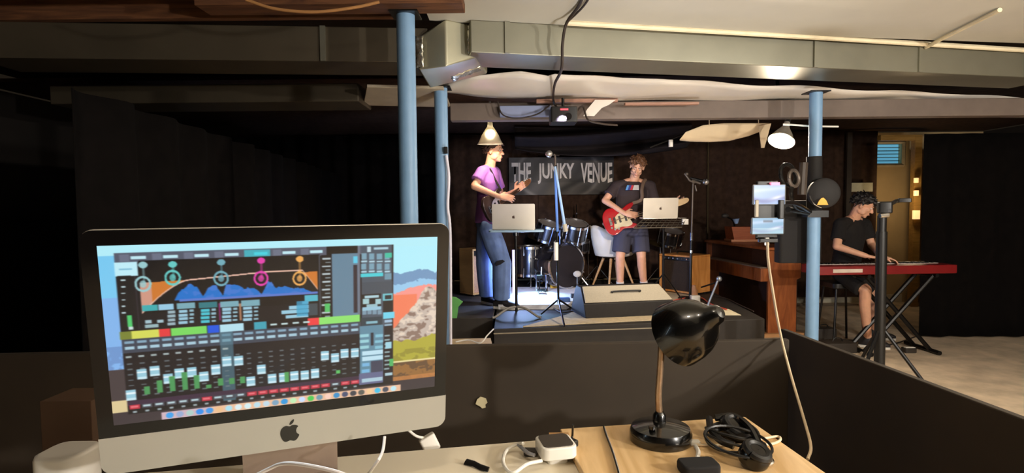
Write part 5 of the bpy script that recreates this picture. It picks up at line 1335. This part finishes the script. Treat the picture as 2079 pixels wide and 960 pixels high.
# left strip
R(cA, 62, 210, 290, 330, (190, 235, 246)); R(cA, 110, 268, 230, 274, (130, 190, 215))
R(cA, 262, 335, 300, 850, (72, 66, 76)); R(cA, 90, 340, 262, 860, (22, 20, 22))
for i in range(6): R(cA, 124+i*2, 372+i*63, 166, 378+i*63, (190, 215, 220))
R(cA, 182, 716, 232, 820, (80, 200, 110)); R(cA, 196, 826, 240, 850, (200, 220, 220))
# eq graph
R(cA, 300, 190, 2070, 590, (16, 12, 14))
gu0, gu1 = u_of(320, 600)[0], uv(645, 560)[0]; gb = u_of(620, 590)[1]; gm = u_of(420, 405)[1]
up_ = gu1-gu0
cv = gm+(.02-0.0)+np.clip(np.abs(uu-gu0)*0, 0, 0)
def curve_v(u):
    t = (u-gu0)/up_
    return gm-.005+.17*np.clip((.25-t)/.25, 0, 1)**1.5-.03*np.clip((t-.2)/.5, 0, 1)+.12*np.clip((t-.91)/.09, 0, 1)
cvv = curve_v(uu); flat = gm-.005-.02*np.clip((uu-gu0)/up_, 0, 1)
ins = (uu > gu0) & (uu < gu1)
put(ins & (vv > flat) & (vv < cvv) & ((uu < gu0+.27*up_)), (204, 118, 44)); put(ins & (vv > flat) & (vv < cvv) & (uu > gu0+.9*up_), (204, 118, 44))
put(ins & (vv > flat) & (vv < cvv) & (uu < gu0+.03), (206, 150, 130))
t_ = (uu-gu0)/up_
hs_ = noise2(7, 400, 8)[0]*.7+noise2(3, 400, 9)[0]*.3
env = np.interp(np.linspace(0, 1, NX), [gu0+up_*k for k in (0, .17, .2, .24, .3, .33, .36, .41, .44, .46, .5, .56, .58, .62, .66, .70, .75, .82, .9, .96, 1.0)], [0, 0, .6, .95, .95, .3, .8, .8, .2, 1.0, .9, .55, .65, .6, .2, .95, .6, .5, .45, .2, 0])
top_v = gb-(gb-gm-.01)*env*(.75+.4*hs_)
sp_ = ins & (vv < gb-.01) & (vv > top_v[None, :]); put(sp_, (22, 112, 200)); put(sp_ & (nz > .55), (70, 120, 205), .8); put(ins & (np.abs(vv-gb+.008) < .007) & (uu > gu0+.2*up_), (90, 120, 200))
put(ins & (np.abs(vv-cvv) < .004) , (236, 190, 170))
for x, y0, y1, col in ((340, 230, 412, (150, 200, 205)), (630, 225, 352, (100, 200, 195)), (1103, 205, 360, (110, 170, 185)), (1492, 190, 360, (225, 60, 170)), (1867, 175, 360, (235, 170, 90))):
    u0, va = u_of(x, y0); vb = u_of(x, y1)[1]
    rect(u0-.003, va, u0+.003, vb, col, .5); ell(cA, x, y0, .012, .018, col)
    ell(cA, x, y1, .022, .044, col, 1, .72); ell(cA, x, y1, .009, .02, col, .8)
# band tables
R(cA, 330, 620, 480, 665, (60, 170, 175)); R(cA, 490, 610, 640, 655, (150, 200, 225))
for x in (670, 885, 1095, 1300):
    R(cA, x, 600-(x-670)*.04, x+180, 640-(x-670)*.04, (130, 185, 200) if x != 885 else (50, 130, 140), .9)
    for j in range(4):
        y = 665+j*36-(x-670)*.045
        R(cA, x+20, y, x+105, y+18, (150, 195, 215) if x != 885 else (70, 190, 205)); R(cA, x+125, y-4, x+165, y+10, (140, 180, 195))
for x, c in ((1090, (130, 30, 100)), (1293, (170, 120, 90))): R(cA, x-12, 600, x+8, 760, c)
for j in range(4): R(cA, 580, 672+j*38, 655, 690+j*38, (150, 175, 185))
for x, y in ((360, 765), (480, 760)): R(cA, x, y, x+60, y+20, (160, 190, 200))
R(cA, 360, 808, 490, 824, (150, 180, 185))
R(cB, 365, 545, 485, 590, (80, 180, 200))
for j in range(4): R(cB, [340, 220, 150, 190][j], 600+j*42, 400, 618+j*40, (150, 200, 220)); 
R(cB, 290, 600, 400, 725, (60, 160, 200), .8); R(cB, 405, 620, 485, 720, (60, 72, 80))
# meters and side column
R(cB, 490, 180, 515, 735, (84, 88, 100)); R(cB, 515, 180, 610, 735, (18, 14, 16))
for j in range(8): R(cB, 525, 205+j*70, 600, 213+j*70, (180, 195, 200)); R(cB, 555, 240+j*70, 600, 246+j*70, (130, 145, 150))
R(cB, 550, 620, 600, 690, (80, 190, 100))
R(cB, 612, 170, 870, 720, (98, 130, 152)); R(cB, 812, 190, 855, 245, (90, 200, 230)); R(cB, 812, 270, 855, 700, (44, 34, 44))
R(cB, 850, 95, 885, 960, (110, 118, 134))
R(cB, 885, 95, 1175, 960, (72, 84, 98))
for j in range(2):
    for i in range(4): R(cB, 885+i*72, 165+j*92, 930+i*72, 215+j*92, (120, 160, 180)); R(cB, 885+i*72, 230+j*92, 935+i*72, 240+j*92, (170, 205, 220))
R(cB, 940, 105, 970, 150, (190, 215, 225)); R(cB, 1000, 112, 1130, 124, (170, 205, 220)); R(cB, 1105, 160, 1165, 200, (60, 190, 160)); R(cB, 880, 350, 1085, 368, (70, 205, 215))
R(cB, 1105, 345, 1165, 395, (110, 150, 170))
R(cB, 895, 430, 1175, 530, (66, 76, 88)); R(cB, 895, 540, 1070, 650, (20, 18, 22)); R(cB, 920, 548, 1050, 562, (170, 205, 215)); R(cB, 905, 580, 960, 620, (160, 200, 205)); R(cB, 1020, 580, 1068, 620, (160, 200, 205)); R(cB, 940, 630, 1040, 642, (150, 190, 200))
R(cB, 1090, 530, 1180, 585, (110, 190, 200)); R(cB, 1108, 545, 1165, 575, (20, 30, 40)); R(cB, 1095, 600, 1180, 690, (20, 20, 26))
for i in range(4): R(cB, 900+i*48, 680, 935+i*48, 715, (120, 150, 170))
R(cB, 900, 655, 1075, 670, (150, 195, 215)); R(cB, 1095, 700, 1195, 750, (110, 210, 235)); R(cB, 1110, 770, 1175, 785, (160, 190, 215)); R(cB, 1110, 810, 1175, 825, (150, 180, 200))
R(cB, 890, 750, 1085, 820, (46, 60, 70)); R(cB, 940, 783, 1040, 798, (130, 180, 195))
# colour labels row
yl0, yl1 = uv(268, 672)[1], uv(268, 685)[1]
def lab(x0, y0, x1, y1, f, col): u0, v0 = uv(*f(x0, y0)); u1, v1 = uv(*f(x1, y1)); vm = (v0+v1)/2; rect(u0, vm-.019, u1, vm+.019, col)
lv = uv(*cA(360, 895))[1]; 
def lrow(xa, xb, f, y, col): ua = uv(*f(xa, y))[0]; ub = uv(*f(xb, y))[0]; rect(ua, lv-.021, ub, lv+.021, col)
rect(wl, lv-.022, uv(733, 650)[0], lv+.022, (18, 14, 18))
lrow(115, 222, cA, 900, (120, 130, 50)); lrow(225, 495, cA, 895, (212, 216, 90)); lrow(500, 605, cA, 885, (226, 58, 62)); lrow(612, 962, cA, 870, (120, 214, 96)); lrow(975, 1085, cA, 850, (20, 84, 220)); lrow(1090, 1325, cA, 835, (178, 222, 236))
lrow(1425, 1545, cA, 810, (60, 160, 180)); lrow(395, 495, cB, 775, (236, 62, 66)); lrow(500, 875, cB, 755, (140, 224, 110))
for x in (50, 150, 255, 355): ua = uv(*cB(x, 800))[0]; rect(ua, lv-.005, ua+.018, lv+.005, (190, 215, 215))
# fader bank
fu0, fu1 = wl+.002, uv(733, 700)[0]; n = 21; pit = (fu1-fu0)/n
rect(wl, lv+.024, fu1, lv+.10, (62, 68, 82))
rect(wl, lv+.10, fu1, .90, (26, 22, 27))
sel = int((uv(466, 700)[0]-fu0)/pit)
for i in range(n):
    u0 = fu0+i*pit
    for k, dv_ in enumerate((.040, .072)): rect(u0+.004, lv+dv_-.006, u0+pit*.82, lv+dv_+.006, (130, 165, 188) if k == 0 else (165, 200, 216))
    if i == sel: rect(u0-.002, lv+.024, u0+pit, .93, (84, 130, 148), .65)
    if i < 9: rect(u0+.004, lv+.118, u0+.018, lv+.126, (160, 175, 175))
    for k in range(9): rect(u0+.006, lv+.16+k*.031, u0+.018, lv+.165+k*.031, (110, 125, 130), .8)
cA_caps = [(.905, 0), (.725, 1), (.70, 2), (.775, 3), (.735, 4), (.735, 5), (.775, 6), (.71, 7), (.655, 8), (.655, 9), (.82, 10), (.74, 11), (.815, 12), (.815, 13), (.815, 14), (.815, 15), (.815, 16), (.69, 17), (.705, 18), (.68, 19), (.685, 20)]
pos = [(215, 672), (325, 466), (450, 438), (582, 510), (696, 460), (818, 448), (935, 490), (1050, 422), (1160, 342), (1275, 338), (1397, 535), (1500, 420), (1606, 508)]
posD = [(75, 605), (180, 592), (287, 580), (390, 570), (488, 555), (583, 385), (685, 403), (778, 362), (875, 356)]
allp = [cC(*q) for q in pos]+[cD(*q) for q in posD[1:]]
for q in allp:
    u0, v0 = uv(*q); rect(u0-.0125, v0-.028, u0+.0125, v0+.028, (150, 200, 218)); rect(u0-.0125, v0-.014, u0+.0125, v0-.008, (230, 245, 250)); rect(u0-.012, v0+.018, u0+.012, v0+.028, (200, 230, 240))
for x, y0, y1 in ((372, 590, 660), (497, 530, 645), (620, 490, 630), (740, 450, 620), (858, 480, 605), (1095, 510, 575), (1210, 505, 560), (1315, 490, 555), (980, 570, 600)):
    u0, v0 = u_of(x, y0, cC); v1 = u_of(x, y1, cC)[1]; rect(u0-.007, v0, u0+.007, v1, (74, 150, 88))
u0, v0 = u_of(210, 545, cD); rect(u0-.006, v0, u0+.006, v0+.06, (80, 160, 90)); u0, v0 = u_of(715, 525, cD); rect(u0-.006, v0, u0+.006, v0+.02, (90, 190, 100))
rect(wl, .868, fu1, .893, (60, 40, 62))
for i in range(n):
    u0 = fu0+i*pit; red = i in (0, 6) or 10 <= i <= 17 or i in (19, 20)
    v0 = uv(*cC(225, 775))[1]
    vb_ = .905
    rect(u0+.002, vb_-.012, u0+pit*.9, vb_+.012, (190, 44, 66) if red else (70, 70, 80)); rect(u0+.006, vb_-.004, u0+pit*.72, vb_+.003, (226, 110, 120) if red else (180, 205, 212))
    rect(u0+.010, vb_+.024, u0+pit*.6, vb_+.034, (150, 165, 170))
# right fader panels
R(cD, 920, 100, 1155, 610, (92, 136, 158)); R(cD, 1030, 165, 1058, 280, (40, 44, 56))
for y in (190, 245, 300): R(cD, 925, y-8, 1010, y+8, (150, 205, 215)); R(cD, 1075, y-8, 1150, y+8, (130, 190, 210))
for y in (355, 405): R(cD, 950, y-9, 1150, y+9, (190, 225, 240))
R(cD, 1035, 440, 1150, 560, (64, 66, 86)); R(cD, 950, 460, 1020, 480, (120, 180, 220)); R(cD, 950, 520, 1020, 540, (120, 180, 220)); R(cD, 920, 560, 1155, 640, (100, 104, 140)); R(cD, 950, 612, 1150, 620, (170, 200, 215))
R(cD, 1160, 100, 1245, 620, (28, 24, 32)); 
for j in range(9): R(cD, 1168, 185+j*40, 1215, 193+j*40, (140, 165, 170))
R(cD, 1175, 255, 1232, 310, (160, 210, 225)); R(cD, 1218, 415, 1254, 480, (80, 180, 100)); R(cD, 1175, 555, 1245, 570, (170, 200, 210))
# dock
du0, dv0 = u_of(515, 845, cC)[0], .958
du1 = uv(*cD(1330, 640))[0]
dm = (uu > du0) & (uu < du1) & (vv > dv0)
put(dm, (206, 178, 190)); put(dm & (uu > uv(430, 850)[0]), (238, 190, 150), .85)
cols = [(60, 160, 235), (150, 170, 210), (170, 205, 200), (40, 140, 235), (60, 150, 230), (235, 190, 140), (170, 220, 235), (215, 235, 240), (210, 235, 240), (185, 220, 235), (190, 215, 230), (120, 160, 190), (40, 150, 220), (190, 235, 180), (200, 220, 250), (70, 200, 80), (110, 150, 170), (245, 205, 190), (50, 140, 200), (70, 76, 110), (60, 60, 70), (90, 90, 84), (240, 200, 150), (60, 190, 230), (70, 74, 90), (190, 230, 240)]
for i, c in enumerate(cols):
    u0 = du0+.014+(du1-du0-.02)*i/len(cols); d = np.hypot((uu-u0-.008)/.0105, (vv-.979)/.0175); put((d < 1), c)
# soften
for _ in range(2):
    img[:, 1:-1] = img[:, 1:-1]*.5+(img[:, :-2]+img[:, 2:])*.25
img[1:-1] = img[1:-1]*.6+(img[:-2]+img[2:])*.2
paint_sheet('screen', attr_mat('computer_screen_light', emit=1.0, rough=.15), PC, CM @ V((-Ws/2, Hs/2, .0007)), (CM.to_3x3() @ V((Ws, 0, 0))), (CM.to_3x3() @ V((0, -Hs, 0))), lin(img))
light('screen_light', 'AREA', CM @ V((0, 0, .012)), 1.6, (.70, .88, 1.0), .3, CM @ V((0, 0, 1)))

# ================================================================== THINGS ON THE DESKS
# black desk lamp
def desk_lamp():
    c = G(1341, 893, WZ); c.y += .0
    LB = mat('lamp_black_gloss', (9, 8, 7), .25, var=.02, coat=.6)
    t = thing('desk_lamp', 'glossy black desk lamp with a silver flexible neck on the pine table', 'lamp', V((c.x, c.y, WZ)))
    c = V((c.x, c.y, WZ)); R0 = .076
    MB().lathe([(R0*.97, 0), (R0, .004), (R0*1.0, .022), (R0*.93, .034), (R0*.6, .040), (R0*.2, .044), (.001, .044)], c, n=48).build('base', LB, t)
    q0 = V((c.x, c.y+.012, WZ+.04)); Yl = q0.y
    m = MB().lathe([(.017, 0), (.016, .02), (.010, .028)], q0, n=20).build('socket', LB, t)
    pts = [q0+V((0, 0, .02)), P(1337, 800, Yl), P(1341, 740, Yl), P(1343, 700, Yl), P(1345, 684, Yl+.005)]
    MB().tube(curve_pts(pts, 12), .0085, 12).build('flexible_neck', mat('brushed_neck', (190, 160, 130), .3, metal=.8, var=.1, scale=60), t)
    sw = MB().cyl(V((c.x-.03, c.y-.035, WZ+.042)), V((c.x-.03, c.y-.035, WZ+.05)), .008, n=16).build('switch', LB, t)
    # shade: bell from narrow cap (right) to wide mouth (lower left, turned away)
    cap = P(1462, 634, Yl-.07); ax = (P(1376, 678, Yl+.03)-cap); L = .145; ax.normalize()
    pr = [(.001, -.004), (.014, -.002), (.022, .006), (.026, .025), (.040, .040), (.060, .062), (.072, .085), (.079, .110), (.082, .135), (.083, .146), (.081, .146), (.077, .112), (.070, .086), (.058, .064), (.038, .042), (.02, .03)]
    sh = MB().lathe(pr, cap, ax, 48).build('lamp_shade', LB, t)
    MB().ball(cap+ax*.085, .028).build('bulb', mat('frosted_bulb', (225, 220, 205), .3), t)
    kq = P(1345, 690, Yl); k = MB(); k.ball(kq, .012); k.cyl(kq, lerp(kq, cap+ax*.12, .45), .007); k.build('swivel_joint', LB, t)
desk_lamp()
# black lamp cord / table cables
Lz = WZ+.004
def cable(pts, r, m, label, name='cable', z=Lz, cat='cable'):
    o = MB().tube(curve_pts([G(p[0], p[1], p[2] if len(p) > 2 else z) for p in pts], 8), r, 8).build(name, m); return tag(o, label, cat)
cable([(1226, 866), (1232, 885), (1245, 920), (1258, 965), (1266, 1000)], .0030, BLK, 'thin black cord crossing the pine table left of the lamp base', 'black_cable')
cable([(1163, 862, WZ+.05), (1162, 885, WZ+.012), (1158, 900, WZ+.006)], .0028, BLK, 'short black wire rising behind the white hub', 'black_cable')
o = cable([(1412, 903), (1450, 904), (1500, 903), (1560, 902), (1583, 894), (1578, 886), (1540, 892)], .0033, mat('cream_cable', (226, 204, 170), .5), 'white cable looping right from the lamp base across the pine table', 'white_cable')
cable([(1412, 905), (1418, 918), (1412, 935), (1395, 945), (1378, 950)], .0050, WHITE, 'thick white cable curving round the front of the lamp base', 'white_cable')
q = G(1409, 903, WZ); o = MB().rbox(q+V((0, 0, .006)), (.028, .018, .010), .004).build('cable_plug', WHITE, bevel=.002); tag(o, 'white plug at the side of the black lamp base', 'plug')
# white hub with dark top
q = G(1128, 932, DZ); hub = thing('network_hub', 'small white rounded box with dark grey top on the desk corner', 'charger', q)
ang = math.radians(12); M = frame(q, ang) 
hw = .082
zc = .030
MB(M).rbox((0, 0, zc), (.086, .086, .030), .018).build('case', WHITE, hub, bevel=.004)
MB(M).rbox((0, 0, zc+.0160), (.072, .072, .002), .013).build('top_pad', mat('dark_grey_pad', (62, 54, 46), .5), hub)
MB(M).rbox((0, 0, .0075), (.05, .05, .015), .01).build('foot', WHITE, hub)
cable([(1100, 935, DZ+.02), (1070, 942, DZ+.02), (1040, 960, DZ+.01), (1022, 940, DZ+.01), (1028, 915, DZ+.01), (1050, 902, DZ+.02), (1062, 900, DZ+.03)], .0042, WHITE, 'white cable looping on the desk beside the white hub', 'white_cable')
cable([(1052, 902, DZ+.02), (1070, 918, DZ+.02), (1085, 924, DZ+.02)], .0045, mat('grey_cable', (150, 150, 155), .5), 'grey lead plugged into the side of the white hub', 'grey_cable')
q = G(1078, 925, DZ); o = MB(frame(q+V((0, 0, .010)), math.radians(-5))).rbox((0, 0, 0), (.035, .02, .014), .004).build('cable_plug', mat('dark_plug', (40, 34, 28), .5), bevel=.002); tag(o, 'dark plug on the desk beside the white hub', 'plug')
q = G(1161, 897, DZ+.03); o = MB(frame(q, math.radians(40))).rbox((0, .0, 0), (.016, .032, .016), .004).build('cable_plug', BLK, bevel=.003); tag(o, 'black plug standing behind the white hub', 'plug')
# dark twisted strap on desk
o = MB().loft([(G(945, 937, DZ+.006), V((.004, .006, .004)), V((0, 0, .003))), (G(962, 941, DZ+.006), V((.002, .009, .002)), V((0, 0, .003))), (G(975, 948, DZ+.006), V((.001, .006, .004)), V((0, 0, .003))), (G(992, 953, DZ+.006), V((.002, .009, .001)), V((0, 0, .003)))], n=10).build('black_strap', BLK)
tag(o, 'short twisted black strap lying on the white desk', 'strap')
# dark pouch at the lower edge
q = G(1418, 958, WZ); o = MB(frame(q+V((0, 0, .012)), .1)).rbox((0, 0, 0), (.085, .055, .024), .014).build('black_pouch', mat('black_pouch', (16, 13, 12), .9), bevel=.006); tag(o, 'flat black pouch at the front of the pine table below the lamp base', 'pouch')
# headphones and coiled lead
def headphones():
    q = G(1492, 890, WZ)
    t = thing('headphones', 'black headphones lying on the pine table right of the lamp', 'headphones', q)
    pts = [G(1440, 850, WZ+.02), G(1444, 872, WZ+.03), G(1462, 893, WZ+.025), G(1490, 905, WZ+.02)]
    MB().tube(curve_pts(pts), .009, 8).build('headband', BLK, t)
    pts = [G(1452, 848, WZ+.045), G(1490, 845, WZ+.05), G(1522, 868, WZ+.04), G(1540, 900, WZ+.03), G(1545, 925, WZ+.02)]
    MB().tube(curve_pts(pts), .009, 8).build('headband', mat('glossy_black', (14, 12, 11), .2), t)
    for (x, y, r) in ((1492, 872, .040), (1532, 925, .034)):
        c = G(x, y, WZ+.025); ax = V((.3, -.4, 1)).normalized()
        cp = MB().lathe([(.001, -.018), (r*.9, -.018), (r, -.008), (r, .008), (r*.8, .018), (.001, .02)], c, ax, 28).build('ear_cup', mat('glossy_black', (14, 12, 11), .2), t)
        MB().torus(c+ax*.014, ax, r*.72, .009, 24, 8).build('cushion', BLK, cp)
    r_ = random.Random(2); m = MB()
    for i in range(4):
        c = G(1480+i*6, 880+i*5, WZ+.02+.006*i); m.torus(c, V((r_.uniform(-.25, .25), r_.uniform(-.25, .25), 1)), .055+.006*i, .0035, 30, 6)
    m.build('coiled_lead', BLK, t)
    o = MB().torus(G(1552, 932, WZ+.012), (0.1, -.3, 1), .017, .004, 24, 6).build('metal_ring', CHROME); tag(o, 'small metal ring beside the headphones on the pine table', 'ring')
    q = G(1553, 940, WZ+.008); o = MB().ball(q, (.010, .010, .008)).build('jack_plug', mat('brass', (215, 180, 100), .25, metal=1.0), origin=q); tag(o, 'brass jack plug at the end of the headphone lead', 'plug')
headphones()
# cables and adapters near the computer
MC = mat('white_lead', (215, 205, 200), .45)
o = MB().tube(curve_pts([P(781, 886, 1.12), P(777, 915, 1.10), P(764, 940, 1.07), G(740, 968, DZ+.004), G(700, 985, DZ+.004)], 8), .0030, 8).build('white_cable', MC); tag(o, 'thin white cable dropping from behind the computer chin to the desk', 'cable')
o = MB().tube(curve_pts([P(500, 975, .93), P(545, 952, .93), P(575, 941, .92), P(620, 944, .90), P(690, 960, .88), P(740, 985, .88)], 8), .0032, 8).build('white_cable', MC); tag(o, 'white cable arching in front of the computer stand', 'cable')
q = P(872, 900, 1.48); t = thing('power_brick', 'white square power adapter hanging between the desk and the black half wall', 'adapter', q)
M = Matrix.Translation(q) @ Matrix.Rotation(math.radians(-25), 4, 'Y') @ Matrix.Rotation(math.radians(20), 4, 'Z')
MB(M).rbox((0, 0, 0), (.044, .028, .044), .006).build('case', WHITE, t, bevel=.004)
MB().tube(curve_pts([q+V((-.015, 0, .015)), P(845, 885, 1.46), P(828, 872, 1.44), P(815, 860, 1.40), P(800, 830, 1.36)]), .0035, 8).build('lead', WHITE, t)
MB().tube(curve_pts([q+V((0, .01, -.01)), V((q.x, q.y+.04, .5)), V((q.x, q.y+.05, .004))]), .003, 6).build('lead', WHITE, t)
# things left of the computer
q = G(150, 905, DZ); 
o = MB().box(P(162, 892, 1.30)+V((-.03, .05, -.03)), (.12, .10, .16)).build('brown_box', mat('brown_card', (96, 72, 54), .8, var=.1), bevel=.002); o.location.z = DZ
tag(o, 'dull brown cardboard box standing behind the left end of the computer', 'box')
q = P(140, 960, .86); o = MB().rbox(V((-.965, 1.20, DZ+.045)), (.10, .10, .09), .03).build('white_speaker', WHITE, bevel=.01); tag(o, 'white rounded box on the desk at the left corner of the computer', 'box')
